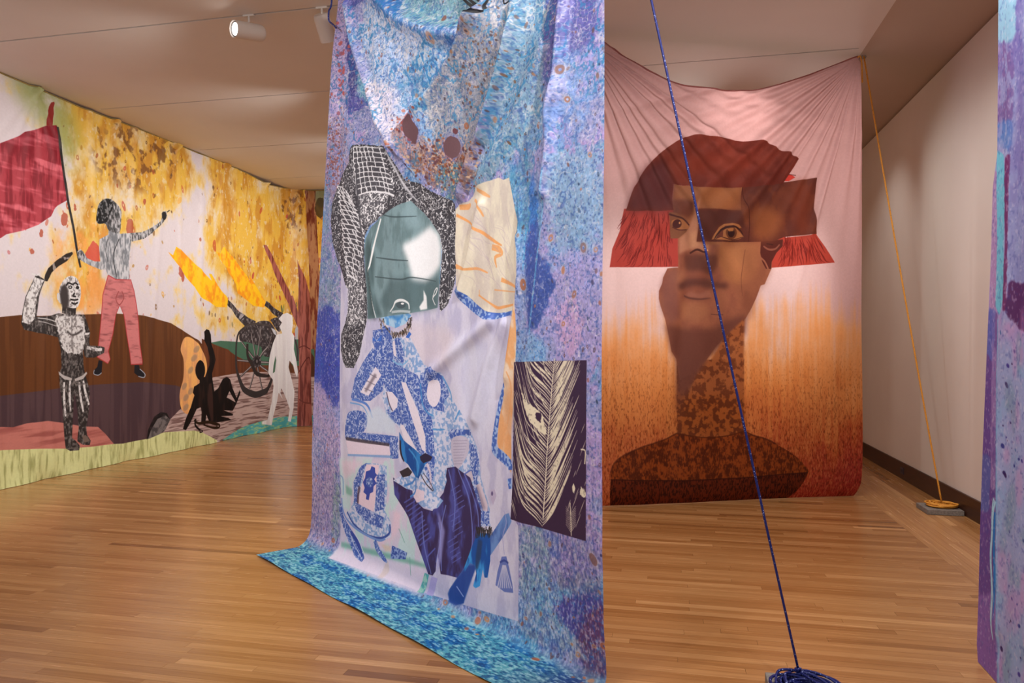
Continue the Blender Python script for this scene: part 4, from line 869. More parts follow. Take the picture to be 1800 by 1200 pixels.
    c.poly([(625, 990), (656, 1005), (630, 1135), (590, 1125)], c.two((80, 160, 168), (150, 200, 190), n3)); c.poly([(672, 1015), (716, 1030), (690, 1155), (646, 1140)], (166, 160, 214))
    # ---------------- cream shape with orange veins
    c.crop(560, 300, 3.333)
    cream = c.two((224, 216, 198), (206, 196, 186), n6, .35, .6)
    c.poly([(770, 235), (800, 200), (850, 180), (880, 150), (905, 97), (960, 70), (1040, 42), (1070, 55), (1105, 42), (1125, 160), (1150, 320), (1172, 480), (1172, 620), (1150, 720), (1125, 832), (1040, 850), (950, 848), (900, 820), (850, 780), (800, 720), (772, 700), (768, 560)], cream)
    org = (232, 158, 92)
    for q, wd, al in (([(780, 260), (850, 300), (900, 340), (1000, 410), (1050, 440)], [14, 8, 16, 6], .9), ([(800, 215), (850, 210), (860, 190)], [20, 26, 10], .8), ([(890, 170), (930, 220), (945, 270)], [14, 12, 8], .8),
                      ([(910, 110), (950, 135), (985, 155)], [16, 18, 8], .7), ([(990, 450), (1030, 460), (1050, 490), (1010, 510), (1018, 570)], [26, 30, 14, 18, 6], .8), ([(770, 560), (830, 580), (900, 575), (960, 600)], [22, 10, 12, 6], .8),
                      ([(1045, 640), (1100, 665), (1155, 700)], [22, 14, 8], .85), ([(905, 730), (960, 770), (1015, 805), (1060, 800), (1125, 785)], [8, 8, 14, 12, 8], .85), ([(910, 700), (910, 735)], [6], .6), ([(1000, 700), (1150, 715)], [8, 5], .6)):
        c.line(q, wd, org, al)
    rr = random.Random(7)
    for _ in range(46):
        x, y = rr.uniform(830, 1130), rr.uniform(130, 640); c.line([(x, y), (x + rr.uniform(15, 60), y + rr.uniform(20, 80)), (x + rr.uniform(40, 90), y + rr.uniform(80, 150))][:3] if x < 1050 else [(x, y), (x + 10, y + 40), (x + 16, y + 90)], [1, 3, 1], (176, 156, 176), .45)
    c.poly([(1125, 832), (1150, 720), (1160, 700), (1158, 1000), (1150, 1130), (1145, 1260), (1110, 1500), (1110, 1780), (1035, 1650), (1020, 1600), (1030, 1450), (1070, 1250), (1085, 1000)], c.two((228, 206, 184), (224, 168, 118), n6, .42, .6))
    for q in ([(1130, 860), (1120, 1000), (1100, 1100)], [(1140, 800), (1160, 850)], [(1100, 1180), (1120, 1300), (1080, 1500)]): c.line(q, [6, 8, 4], (230, 160, 100), .8)
    c.poly([(1060, 1350), (1135, 1200), (1140, 1400), (1080, 1680), (1035, 1600)], (222, 160, 110), .7, soft=8)
    # stitched blue hem
    st = c.two((70, 104, 184), (150, 176, 222), c.n(5, 5, 115, 1), .5, .62)
    c.line([(772, 690), (800, 735), (850, 782), (900, 822), (950, 850), (1040, 852), (1128, 826)], [34, 40, 44, 40, 34, 22, 10], st)
    c.crop(560, 600, 3.333)
    c.line([(1084, 60), (1060, 200), (1035, 350), (1012, 500), (1000, 600), (1005, 645), (1050, 680), (1096, 725), (1104, 760)], [8, 18, 24, 34, 38, 48, 52, 46, 30], st); c.line([(1098, 810), (1108, 870)], [34, 30], st)
    # blue-white ornamented costume
    orn = c.two((70, 98, 176), (182, 194, 228), np.abs(c.n(7, 7, 116, 2) - .5) * 2, .20, .07)
    orn_l = c.two((128, 162, 212), (206, 210, 234), c.n(6, 6, 124, 2), .34, .62)
    pal = (226, 218, 234)
    c.poly([(330, -20), (530, -20), (590, 140), (690, 190), (740, 330), (800, 430), (860, 560), (905, 660), (915, 800), (975, 990), (985, 1090), (900, 1095), (850, 940), (800, 860), (740, 760), (700, 800), (640, 985), (560, 960), (540, 850), (560, 700), (480, 520), (400, 440), (380, 330), (400, 200)], orn_l, .9)
    c.poly([(330, -60), (420, -80), (430, 60), (480, 150), (560, 200), (600, 300), (640, 480), (655, 700), (640, 880), (600, 720), (520, 560), (440, 420), (390, 260), (345, 100)], orn)
    c.poly([(350, 60), (330, 40), (280, 130), (240, 220), (220, 330), (250, 350), (320, 350), (385, 290), (385, 200)], orn)
    c.poly([(345, 150), (375, 200), (310, 322), (270, 300)], pal); c.poly([(340, 190), (352, 200), (300, 300), (290, 292)], (120, 108, 120), .8, soft=2)
    for k in range(3): c.line([(290 + 12 * k, 275 - 42 * k), (335 + 8 * k, 300 - 42 * k)], [4], (110, 104, 124), .7)
    c.poly([(350, 60), (372, 55), (405, 195), (398, 205)], pal)
    c.poly([(400, 295), (430, 300), (462, 340), (455, 390), (430, 415), (415, 370)], pal); c.line([(400, 300), (415, 370), (432, 412)], [6], (90, 80, 110))
    c.poly([(395, 265), (450, 280), (500, 340), (505, 410), (470, 495), (430, 470), (405, 420), (400, 360), (420, 420), (450, 410), (466, 350), (430, 300)], orn)
    c.poly([(480, 240), (505, 245), (560, 400), (606, 560), (610, 655), (590, 640), (540, 480)], pal); c.poly([(470, 500), (490, 490), (560, 650), (548, 652), (500, 590)], pal)
    c.poly([(435, 0), (460, 0), (470, 105), (430, 80)], pal); c.poly([(490, -20), (520, -40), (520, 60), (500, 90)], pal); c.line([(420, 100), (460, 135), (500, 132), (530, 90)], [7], (130, 180, 224))
    c.poly([(575, 170), (640, 150), (690, 200), (730, 320), (700, 350), (700, 420), (640, 400), (600, 380), (575, 280)], orn); c.poly([(620, 245), (670, 235), (680, 320), (660, 380), (635, 385), (610, 330)], pal, smooth=True)
    for q in ([(575, 250), (590, 380), (640, 440), (700, 430)], [(690, 210), (735, 300), (745, 360)], [(640, 520), (700, 520), (760, 470), (790, 410)]): c.line(q, [8], (70, 140, 205), .8)
    c.poly([(640, 420), (720, 420), (770, 470), (720, 530), (660, 500)], orn_l)
    c.poly([(725, 545), (745, 520), (850, 525), (850, 560), (800, 555), (740, 590)], orn)
    c.poly([(740, 590), (780, 560), (830, 575), (840, 640), (810, 720), (770, 760), (745, 680)], (190, 184, 206), smooth=True)
    for k in range(9): c.line([(750 + k, 590 + 17 * k), (830 - 3 * k, 588 + 17 * k)], [2.5], (140, 134, 168), .7, smooth=False)
    c.poly([(800, 790), (850, 762), (885, 770), (870, 820), (830, 850), (800, 830)], (196, 186, 204)); c.line([(800, 800), (850, 765), (885, 765)], [6], (90, 110, 190))
    c.poly([(840, 600), (880, 620), (905, 700), (900, 800), (880, 850), (850, 740)], orn); c.poly([(850, 860), (890, 820), (925, 900), (970, 1000), (980, 1090), (905, 1090), (880, 1000), (835, 920)], orn)
    c.poly([(890, 850), (915, 840), (960, 960), (962, 1005), (935, 1000)], (210, 196, 212)); c.poly([(885, 860), (900, 850), (950, 990), (930, 1000)], (130, 116, 140), .6, soft=3)
    # left forearm: cuff, boot-like shape
    c.poly([(185, 560), (200, 430), (250, 405), (300, 430), (300, 500), (260, 560), (220, 575)], orn, smooth=True)
    c.poly([(255, 560), (285, 535), (460, 560), (462, 690), (420, 690), (415, 612), (250, 580)], orn); c.line([(190, 568), (300, 590), (415, 610)], [12, 14, 12], (64, 52, 60), .8, soft=1)
    c.poly([(190, 580), (415, 618), (420, 668), (205, 660)], (222, 208, 226)); c.line([(200, 665), (300, 670), (430, 680)], [8], (120, 160, 212), .8); c.line([(225, 340), (300, 370), (330, 450)], [8, 10, 8], (90, 130, 206)); c.line([(215, 360), (280, 380), (310, 440)], [5], (110, 160, 215))
    c.poly([(300, 420), (360, 380), (440, 470), (450, 550), (300, 530)], (200, 214, 232), .8, soft=4)
    c.crop(590, 760, 4)
    c.poly([(145, 480), (150, 350), (200, 240), (240, 215), (300, 220), (360, 240), (365, 400), (350, 560), (390, 640), (390, 740), (330, 765), (240, 740), (170, 690), (100, 640), (85, 570), (120, 530)], orn_l)
    c.poly([(145, 480), (155, 340), (205, 235), (240, 215), (200, 340), (170, 500), (270, 560), (340, 600), (330, 680), (230, 640), (160, 560)], orn)
    c.poly([(240, 225), (315, 230), (300, 400), (275, 562), (170, 500), (215, 330)], (228, 206, 222)); c.poly([(300, 300), (350, 295), (345, 540), (285, 560)], orn)
    c.poly([(236, 275), (262, 265), (270, 238), (290, 250), (292, 285), (302, 300), (285, 330), (298, 360), (280, 380), (275, 420), (255, 430), (245, 478), (226, 470), (232, 440), (212, 420), (222, 390), (212, 350), (228, 320)], (58, 78, 166)); c.ell(255, 350, 22, 36, orn); c.line([(170, 500), (178, 430), (190, 380)], [16], (84, 52, 62), .7, soft=1)
    c.line([(90, 560), (130, 640), (220, 720), (320, 745), (378, 710), (380, 650)], [10], (60, 84, 160)); c.line([(60, 460), (62, 540), (90, 620), (180, 700), (300, 760), (350, 750)], [9, 12, 9], (120, 150, 210))
    c.line([(48, 500), (55, 600), (90, 700), (150, 820), (200, 900)], [26, 30, 60, 76, 20], orn); c.line([(110, 700), (160, 790), (190, 880)], [22, 30, 8], (60, 76, 160)); c.line([(130, 690), (170, 780), (205, 870)], [5], (220, 220, 236)); c.line([(100, 700), (130, 790), (180, 880)], [4], (220, 220, 236))
    c.line([(275, 765), (300, 830), (340, 890), (362, 916)], [30, 36, 26, 6], orn); c.line([(60, 300), (75, 330), (70, 440)], [7, 9, 7], (110, 150, 200), .7)
    # dark hose
    hose = c.two((72, 74, 146), (54, 42, 84), n6, .38, .62)
    c.poly([(400, 320), (460, 380), (520, 400), (530, 460), (610, 540), (660, 560), (690, 480), (720, 430), (740, 260), (800, 250), (900, 330), (985, 560), (1000, 800), (960, 940), (860, 1030), (790, 1010), (735, 1000), (715, 900), (705, 860), (700, 980), (680, 1010), (650, 1000), (600, 860), (500, 600), (410, 440)], hose)
    for k in range(13): c.line([(470 + 12 * k, 500 + 30 * k), (560 + 10 * k, 440 + 30 * k)] if k < 11 else [(640, 880), (690, 820)], [7], (88, 96, 178), .8)
    for q in ([(600, 560), (620, 800), (670, 1000)], [(750, 270), (800, 500), (800, 700)], [(740, 520), (720, 700), (740, 980)], [(820, 270), (900, 500), (940, 800), (880, 1000)], [(860, 300), (960, 560), (980, 760)], [(700, 640), (720, 760), (700, 920)]): c.line(q, [8, 9, 7], (116, 130, 206), .75)
    for k in range(16): c.line([(770 + 10 * (k % 5), 420 + 36 * k), (830 + 10 * (k % 5), 380 + 36 * k)] if 420 + 36 * k < 960 else [(800, 900), (840, 870)], [5], (100, 110, 190), .7)
    c.poly([(690, 560), (745, 700), (735, 900), (705, 1000), (712, 700)], (150, 150, 212), .8, soft=3)
    c.poly([(525, 440), (560, 400), (610, 420), (612, 480), (560, 500)], (222, 206, 224)); c.poly([(620, 420), (700, 470), (720, 490), (690, 540), (650, 550), (610, 470)], orn_l); c.poly([(640, 380), (730, 300), (740, 350), (720, 420), (660, 430)], orn_l)
    c.poly([(400, 340), (470, 300), (560, 320), (540, 420), (480, 400)], orn_l); c.line([(470, 380), (520, 360), (545, 330), (545, 420), (510, 460)], [10], (76, 130, 200))
    # gloved hand with dark cuff
    c.poly([(440, 0), (470, 60), (520, 110), (590, 170), (620, 210), (600, 260), (570, 330), (545, 320), (520, 280), (495, 230), (455, 190), (440, 120)], c.two((22, 76, 150), (48, 130, 205), n6, .4, .6), smooth=False)
    c.line([(445, 60), (450, 150), (470, 210)], [12, 14, 8], (46, 34, 50)); c.line([(500, 120), (560, 220), (560, 310)], [10], (80, 160, 225), .7)
    c.poly([(575, 175), (610, 150), (650, 180), (640, 205), (600, 222), (580, 200)], (44, 38, 66)); c.poly([(440, 280), (495, 250), (520, 285), (505, 310), (460, 322)], (54, 48, 56))
    c.line([(620, 225), (640, 300), (645, 400)], [18, 12, 8], (210, 196, 214)); c.line([(585, 300), (620, 370), (655, 420)], [6], (70, 60, 70)); c.line([(600, 290), (640, 360), (660, 420)], [4], (70, 60, 70))
    # baton, hand, tassel
    c.crop(780, 760, 2.727)
    bat = c.two((70, 100, 168), (104, 140, 200), n6, .4, .62)
    c.poly([(20, 775), (26, 755), (100, 640), (135, 612), (275, 400), (300, 392), (318, 430), (310, 450), (210, 600), (150, 640), (95, 822), (60, 830), (28, 815)], bat); c.poly([(20, 775), (60, 700), (110, 640), (150, 640), (95, 822), (60, 830), (28, 815)], (34, 66, 146), .85, soft=2); c.line([(60, 740), (95, 790)], [5], (130, 150, 210))
    c.poly([(145, 490), (205, 490), (212, 560), (214, 620), (205, 700), (190, 700), (180, 660), (170, 740), (150, 750), (138, 740), (150, 680), (140, 640), (118, 630), (95, 672), (90, 655), (108, 600), (125, 545)], c.two((22, 80, 160), (60, 150, 220), n6, .42, .58))
    c.line([(160, 520), (155, 600), (150, 660)], [26, 30, 12], (40, 60, 96), .8, soft=2)
    for k in range(40):
        x = 136 + 2 * k; c.line([(x, rr.uniform(455, 475)), (x + rr.uniform(-6, 6), rr.uniform(495, 515))], [4, 2], (44, 40, 42))
    c.poly([(200, 280), (222, 280), (232, 310), (215, 355), (202, 330)], (186, 176, 206)); c.ell(209, 300, 5, 11, (96, 84, 130))
    c.line([(272, 380), (288, 440), (272, 500), (284, 590)], [4], (160, 160, 206))
    c.poly([(270, 600), (296, 598), (312, 650), (330, 730), (334, 772), (290, 768), (244, 736), (252, 670)], (104, 120, 186))
    for k in range(7): c.line([(278 + k * 2.5, 640), (254 + k * 12, 750)], [5, 7], (206, 204, 226), .8)
    c.line([(262, 628), (285, 618), (308, 630)], [8], (60, 76, 150))
    # ---------------- face, braids
    c.crop(560, 300, 3.333)
    c.poly([(368, 862), (520, 838), (535, 850), (505, 900), (452, 925), (400, 905)], c.two((170, 206, 236), (100, 160, 220), n3, .4, .6)); c.poly([(410, 855), (500, 850), (470, 890)], (50, 130, 210), .8, soft=3)
    for k in range(170):
        t = rr.random(); a = math.pi * (0.02 + .96 * t); x = 452 - 78 * math.cos(a) + rr.uniform(-10, 10); y = 855 + 105 * math.sin(a) ** .8 + rr.uniform(-14, 14)
        c.line([(x, y), (x + rr.uniform(-6, 6), y + rr.uniform(12, 26))], [5, 2], [(52, 44, 44), (84, 68, 58), (160, 140, 110), (36, 32, 40)][rr.randrange(4)])
    etch = np.abs(c.n(7, 7, 117, 2) - .5) * 2
    hairt = c.two((212, 212, 218), (58, 58, 66), etch, .05, .12); hair_l = c.two((236, 236, 242), (92, 92, 100), etch, .12, .2)
    c.poly([(105, 420), (92, 300), (98, 200), (118, 120), (150, 30), (190, -40), (195, -120), (208, -145), (260, -150), (360, -145), (420, -60), (500, 60), (540, 65), (590, 80), (640, 120), (700, 150), (760, 175), (775, 200), (775, 330), (768, 430), (772, 590), (768, 640), (745, 730), (725, 790), (700, 815), (682, 830), (676, 760), (690, 600), (700, 470), (692, 400), (640, 300), (600, 250), (530, 180), (460, 210), (390, 260), (310, 325), (285, 390), (280, 480), (285, 560), (300, 700), (302, 870), (290, 930), (282, 980), (265, 1080), (235, 1158), (190, 1155), (170, 1110), (158, 1050), (160, 960), (185, 900), (205, 800), (212, 700), (190, 690), (165, 610), (130, 520)], hairt, rough=1)
    c.poly([(240, 60), (420, 0), (440, 60), (390, 240), (300, 330), (262, 300)], hair_l, .95, soft=3); c.poly([(200, 620), (280, 560), (285, 900), (200, 930)], hair_l, .8, soft=3)
    # rows of plait blocks
    for (pa, pb, rows_, n_, amp, tilt) in (((212, -128), (240, 150), 9, 7, 190, 0), ((122, 100), (190, 620), 19, 4, 112, 34)):
        prev = None
        for r_ in range(rows_ + 1):
            f = r_ / rows_; x0 = pa[0] + (pb[0] - pa[0]) * f; y0 = pa[1] + (pb[1] - pa[1]) * f
            W_ = amp * ((0.78 + .30 * f) if amp > 150 else (0.55 + .6 * math.sin(math.pi * min(1, f * 1.1))))
            arch = -6 - 18 * f if amp > 150 else -10
            row = [(x0 + W_ * t, y0 + tilt * t + arch * math.sin(math.pi * t) + rr.uniform(-2.5, 2.5)) for t in np.linspace(0, 1, 9)]
            if prev is not None:
                c.poly(prev + row[::-1], (74, 74, 82), .95)
                for k in range(n_ + 1):
                    t = min(.999, max(0, (k + rr.uniform(-.2, .2)) / n_)) * 8; i = int(t); q0 = prev[i]; q1 = row[min(8, i + (0 if not tilt else 1))]
                    if rr.random() < .88: c.line([q0, ((q0[0] + q1[0]) / 2 + rr.uniform(-5, 5), (q0[1] + q1[1]) / 2), q1], [rr.uniform(5, 12), rr.uniform(2, 6), rr.uniform(4, 10)], (228, 228, 234), .95)
                    if rr.random() < .5: c.line([(q0[0] + 8, q0[1] + 6), (q0[0] + 12, q1[1] - 6)], [3], (150, 150, 158), .6)
            c.line(row, [rr.uniform(4, 9), rr.uniform(3, 8), rr.uniform(5, 10)], (230, 230, 236), .95, smooth=False); prev = row
    c.line([(232, -60), (238, 100), (262, 330), (285, 500)], [10, 12, 10], (72, 72, 80), .8)
    for k in range(9): c.line([(375 + 14 * k, -120 + 26 * k), (440 + 16 * k, 10 + 22 * k)], [7], (190, 190, 198), .55); 
    for k in range(8): c.line([(385 + 14 * k, -60 + 24 * k), (420 + 18 * k, -90 + 26 * k)], [4], (200, 200, 206), .6)
    for k in range(260):
        x, y = rr.gauss(620, 60), rr.gauss(150, 55)
        if 440 < x < 760 and y > 60 + (x - 560) * .35 and y < 300 - abs(x - 640) * .4: c.line([(x, y), (x + rr.uniform(-14, 14), y + rr.uniform(6, 18))], [2.2], [(226, 226, 230), (30, 30, 36)][rr.randrange(2)], .8)
    fsk = c.two((104, 130, 136), (126, 154, 162), n6, .35, .6)
    c.poly([(285, 480), (288, 410), (318, 335), (385, 262), (460, 208), (530, 178), (560, 210), (600, 250), (640, 300), (688, 380), (697, 450), (690, 560), (680, 680), (668, 805), (600, 822), (560, 830), (530, 838), (440, 850), (360, 865), (305, 872), (300, 700), (290, 600)], fsk)
    c.poly([(285, 480), (300, 400), (340, 500), (330, 700), (380, 860), (305, 872), (300, 700)], (66, 88, 92), .8, soft=6)
    c.poly([(420, 640), (680, 620), (668, 805), (440, 850), (360, 780)], (78, 102, 108), .7, soft=8)
    c.poly([(490, 440), (560, 390), (630, 325), (680, 370), (696, 450), (688, 560), (640, 620), (600, 650), (540, 640), (520, 540)], (240, 244, 250), 1, soft=7)
    c.poly([(480, 240), (530, 190), (560, 230), (580, 330), (520, 350), (500, 300)], (140, 168, 178), .7, soft=6)
    c.line([(372, 285), (340, 420), (322, 520), (308, 600)], [5, 9, 4], (232, 234, 236)); c.line([(308, 600), (320, 700), (350, 865)], [3], (200, 204, 208))
    for q in ([(345, 512), (440, 525), (520, 530)], [(340, 625), (480, 640), (540, 628), (660, 650)], [(380, 262), (450, 275), (560, 268)]): c.line(q, [4, 6, 3], (60, 78, 84), .8)
    c.line([(420, 830), (440, 800), (455, 770), (490, 762), (520, 780), (525, 815)], [5, 8, 12, 8, 5], (226, 232, 236)); c.ell(482, 790, 26, 20, (70, 88, 96)); c.ell(490, 782, 9, 6, (236, 240, 244)); c.line([(430, 832), (480, 826), (530, 830)], [10], (200, 210, 216), .8)
    c.poly([(590, 700), (605, 740), (608, 812), (575, 820), (570, 800), (590, 760)], (232, 236, 240), soft=1); c.line([(640, 740), (655, 700), (668, 690), (660, 720), (640, 750), (655, 790)], [4, 6, 4], (226, 230, 234))
    # collar points
    for q in ([(330, 975), (350, 1000), (375, 965), (372, 1010), (350, 1030), (330, 1010)], [(505, 980), (525, 945), (535, 960), (522, 985)]): c.poly(q, (60, 108, 200))
    c.poly([(375, 890), (400, 930), (430, 975), (440, 1100), (420, 1130), (395, 1050), (380, 960)], orn); c.poly([(330, 1000), (372, 1000), (400, 1100), (440, 1230), (400, 1210), (350, 1080)], orn); c.poly([(470, 985), (505, 985), (560, 1080), (600, 1180), (560, 1200), (500, 1080)], orn_l); c.poly([(445, 985), (475, 985), (500, 1090), (490, 1140), (455, 1100)], orn)
    # ---------------- feather panel
    c.crop(880, 620, 3.529)
    quad = [(80, 62), (570, 50), (566, 600), (560, 1165), (50, 1038), (66, 500)]
    r = c.poly(quad, (56, 36, 66)); pm = np.zeros((h, w), np.float32); pm[r[0]] = r[1]
    fe = c.two((224, 214, 190), (176, 166, 150), n4, .62, .75)
    sp = catmull([(352, 40), (338, 160), (326, 300), (312, 450), (300, 600), (290, 760), (278, 920), (265, 1090)], 20)
    for sg in (-1, 1):
        n_ = 62
        for k in range(n_):
            f = (k + rr.uniform(-.2, .2)) / n_; i = int(min(max(f, 0), 1) * (len(sp) - 1)); sx_, sy_ = sp[i]
            L_ = rr.uniform(.75, 1.25) * (1.0 if rr.random() > .15 else .5); dx = sg * (185 if sg > 0 else 185) * L_; dy = -(330 if sg > 0 else 360) * L_
            mid = (sx_ + dx * (.52 if sg > 0 else .66), sy_ + dy * (.42 if sg > 0 else .40)); tip = (sx_ + dx, sy_ + dy); wd = rr.choice([4, 5, 7, 9, 13, 17])
            c.line([(sx_, sy_), (sx_ + dx * .2, sy_ + dy * .12), mid, tip], [3, 5, wd, wd * .7, 1.5], fe, .97, mask=pm)
            if rr.random() < .4: c.line([(mid[0], mid[1]), ((mid[0] + tip[0]) / 2 + sg * 5, (mid[1] + tip[1]) / 2), (tip[0] + sg * rr.uniform(0, 15), tip[1])], [2, 3, 2], (56, 36, 66), .8, mask=pm)
    for k in range(46):
        x, y = rr.choice([(rr.uniform(90, 150), rr.uniform(150, 700)), (rr.uniform(430, 570), rr.uniform(400, 1100)), (rr.uniform(60, 200), rr.uniform(800, 1040))]); L_ = rr.uniform(30, 130); sg = 1 if x > 300 else -1
        c.line([(x, y), (x + sg * L_ * .25, y - L_ * .6), (x + sg * L_ * .42, y - L_)], [1, 4, 1], fe, .9, mask=pm)
    c.poly([(130, 230), (170, 310), (230, 350), (265, 380), (300, 520), (250, 490), (190, 430), (150, 330)], fe, rough=2, mask=pm); c.poly([(225, 375), (262, 372), (260, 450), (228, 410)], (56, 36, 66), rough=2)
    c.poly([(470, 830), (480, 808), (492, 840), (484, 872), (472, 862)], fe); c.line([(530, 600), (560, 610), (556, 690)], [8], fe, mask=pm); c.poly([(515, 860), (560, 820), (560, 900), (535, 890)], fe, rough=4, mask=pm)
    c.line(sp[::12], [5, 6, 7, 8], (232, 222, 198)); c.line([(455, 930), (460, 1030), (462, 1135)], [6], fe, mask=pm)
    for k in range(9):
        for sg in (-1, 1): c.line([(460, 1000 + 14 * k), (460 + sg * 34, 950 + 14 * k)], [3, 4, 1], fe, mask=pm)
    A *= (0.98 + 0.04 * c.n(2.5, 2.5, 118, 1))[..., None]
    return c
cb = paint_blue(); M_blue = cloth_mat('blue_print_cloth', cb.image('blue_print'), 0.10, 1.0, 0.05, 0.4)
def build_blue():
    nu, nv, ns = 330, 420, 46
    le = BS.uz([(592, -2), (587, 60), (583, 120), (578, 250), (575, 330), (572, 420), (568, 520), (563, 620), (557, 750), (552, 850), (548, 905), (545, 940)])[::-1]
    re_ = BS.uz([(1066, 0), (1069, 250), (1070, 600), (1070, 900), (1068, 1000), (1064, 1100), (1066, 1200)])[::-1]
    s = np.linspace(0, 1, nu)[None]; zt0 = 4.27; R = 0.13 - 0.09 * s
    zrow = np.linspace(0, 1, nv)[:, None]
    u_l = lambda z: np.interp(z, le[:, 1], le[:, 0]); u_r = lambda z: np.interp(z, re_[:, 1], re_[:, 0])
    sag = 0.16 * (1 - (2 * s - 1) ** 2) * 1.0
    Z = R + zrow * ((zt0 - sag) - R)
    U = u_l(Z) + (u_r(Z) - u_l(Z)) * s
    # lower arc + floor part
    SK = 0.42 - R - .06 * s; q = -(math.pi / 2 * R + SK) * np.linspace(1, 0, ns, endpoint=False)[:, None]
    us = u_l(.1) + 0.03 * np.clip(-q / .4, 0, 1) + (u_r(.1) - u_l(.1)) * s
    Uall = np.concatenate([us, U]); S = np.concatenate([q, Z - R])
    phi = np.clip(-S, 0, math.pi / 2 * R) / R
    off = R * (1 - np.cos(phi)) + np.clip(-S - math.pi / 2 * R, 0, None)
    Zw = np.where(S > 0, R + S, R - R * np.sin(phi)) + 0.004
    V = np.where(S > 0, R + S, R + S)                       # cloth length coordinate used by the print
    up = np.clip((S - .05) / .5, 0, 1)
    # creases: polylines given where the photo shows them
    g = np.random.RandomState(4); f = np.zeros_like(off)
    def crease(px, a, sg, step=0.0, k=(0, 0, 1)):
        p = np.array([(k[0] + x / k[2], k[1] + y / k[2]) for x, y in px]); p = BS.uz(p)
        d, sd, t = seg_dist(Uall, Zw, p)
        return a * np.exp(-(d / sg) ** 2) + step * np.tanh(sd * d / sg) * np.exp(-(d / (sg * 5)) ** 2)
    K = (560, 0, 3.4615)
    f += crease([(1040, -200), (1010, 120), (900, 290), (780, 480), (640, 640)], .05, .05, .045, K)
    f += crease([(210, 60), (250, 280), (320, 500), (400, 760), (480, 900)], .05, .045, .03, K)
    f += crease([(380, -60), (520, 110), (700, 190), (860, 190), (1000, 120)], .06, .06, -.03, K)
    f += crease([(1260, -100), (1200, 300), (1060, 680), (920, 960), (850, 1177)], .04, .04, 0, K)
    f += crease([(1290, 0), (1150, 450), (1000, 850)], .02, .025, 0, K)
    f += crease([(1530, -100), (1490, 400), (1440, 900), (1400, 1177)], .035, .035, .01, K)
    f += crease([(1360, 300), (1180, 760), (960, 1100)], .02, .05, 0, K)
    f += crease([(1500, 560), (1380, 900), (1310, 1177)], .02, .04, 0, K)
    K = (560, 300, 3.333)
    f += crease([(1160, 400), (1165, 700), (1130, 900), (1080, 1200)], .018, .03, .01, K)
    f += crease([(930, 200), (860, 500), (800, 700)], .022, .035, 0, K)
    f += crease([(980, 880), (820, 1010), (640, 1180)], .02, .04, 0, K); f += crease([(1060, 900), (960, 1150), (880, 1450)], .022, .04, 0, K)
    f += crease([(372, 250), (330, 420), (308, 560), (345, 860)], .008, .012, 0, K)
    K = (560, 0, 3.4615)
    for k in range(16):
        a0 = g.uniform(0, BWID); f += g.uniform(-.008, .012) * np.exp(-((Uall - a0 - g.uniform(-.2, .2) * (2 - Zw)) / g.uniform(.04, .12)) ** 2)
    f += .035 * np.sin(Uall * 2.3 + .6) * np.exp(-((Zw - 1.2) / 1.6) ** 2)
    f *= up * 1.35
    rip = .006 * np.clip(-S / .3, 0, 1) * (1 + np.sin(Uall * 7.3) * np.sin(Uall * 2.9 + 1)) * np.exp(-((-S - .45) / .2) ** 2) * 1.2
    Zw = Zw + rip
    o2 = off + f
    X = BA[0] + BS.d[0] * Uall + BN[0] * o2; Y = BA[1] + BS.d[1] * Uall + BN[1] * o2
    UV = np.stack([(Uall - cb.u0) / (cb.u1 - cb.u0), (V - cb.z0) / (cb.z1 - cb.z0)], -1)
    return grid_cloth('banner', np.stack([X, Y, Zw], -1), UV, M_blue), (X[-1, 0], Y[-1, 0], Zw[-1, 0]), (X[-1, -1], Y[-1, -1], Zw[-1, -1])
blue_cloth, B_TL, B_TR = build_blue()
tag(blue_cloth, 'tall blue speckled hanging banner with braided figure and feather panel, spilling onto the floor', 'banner')
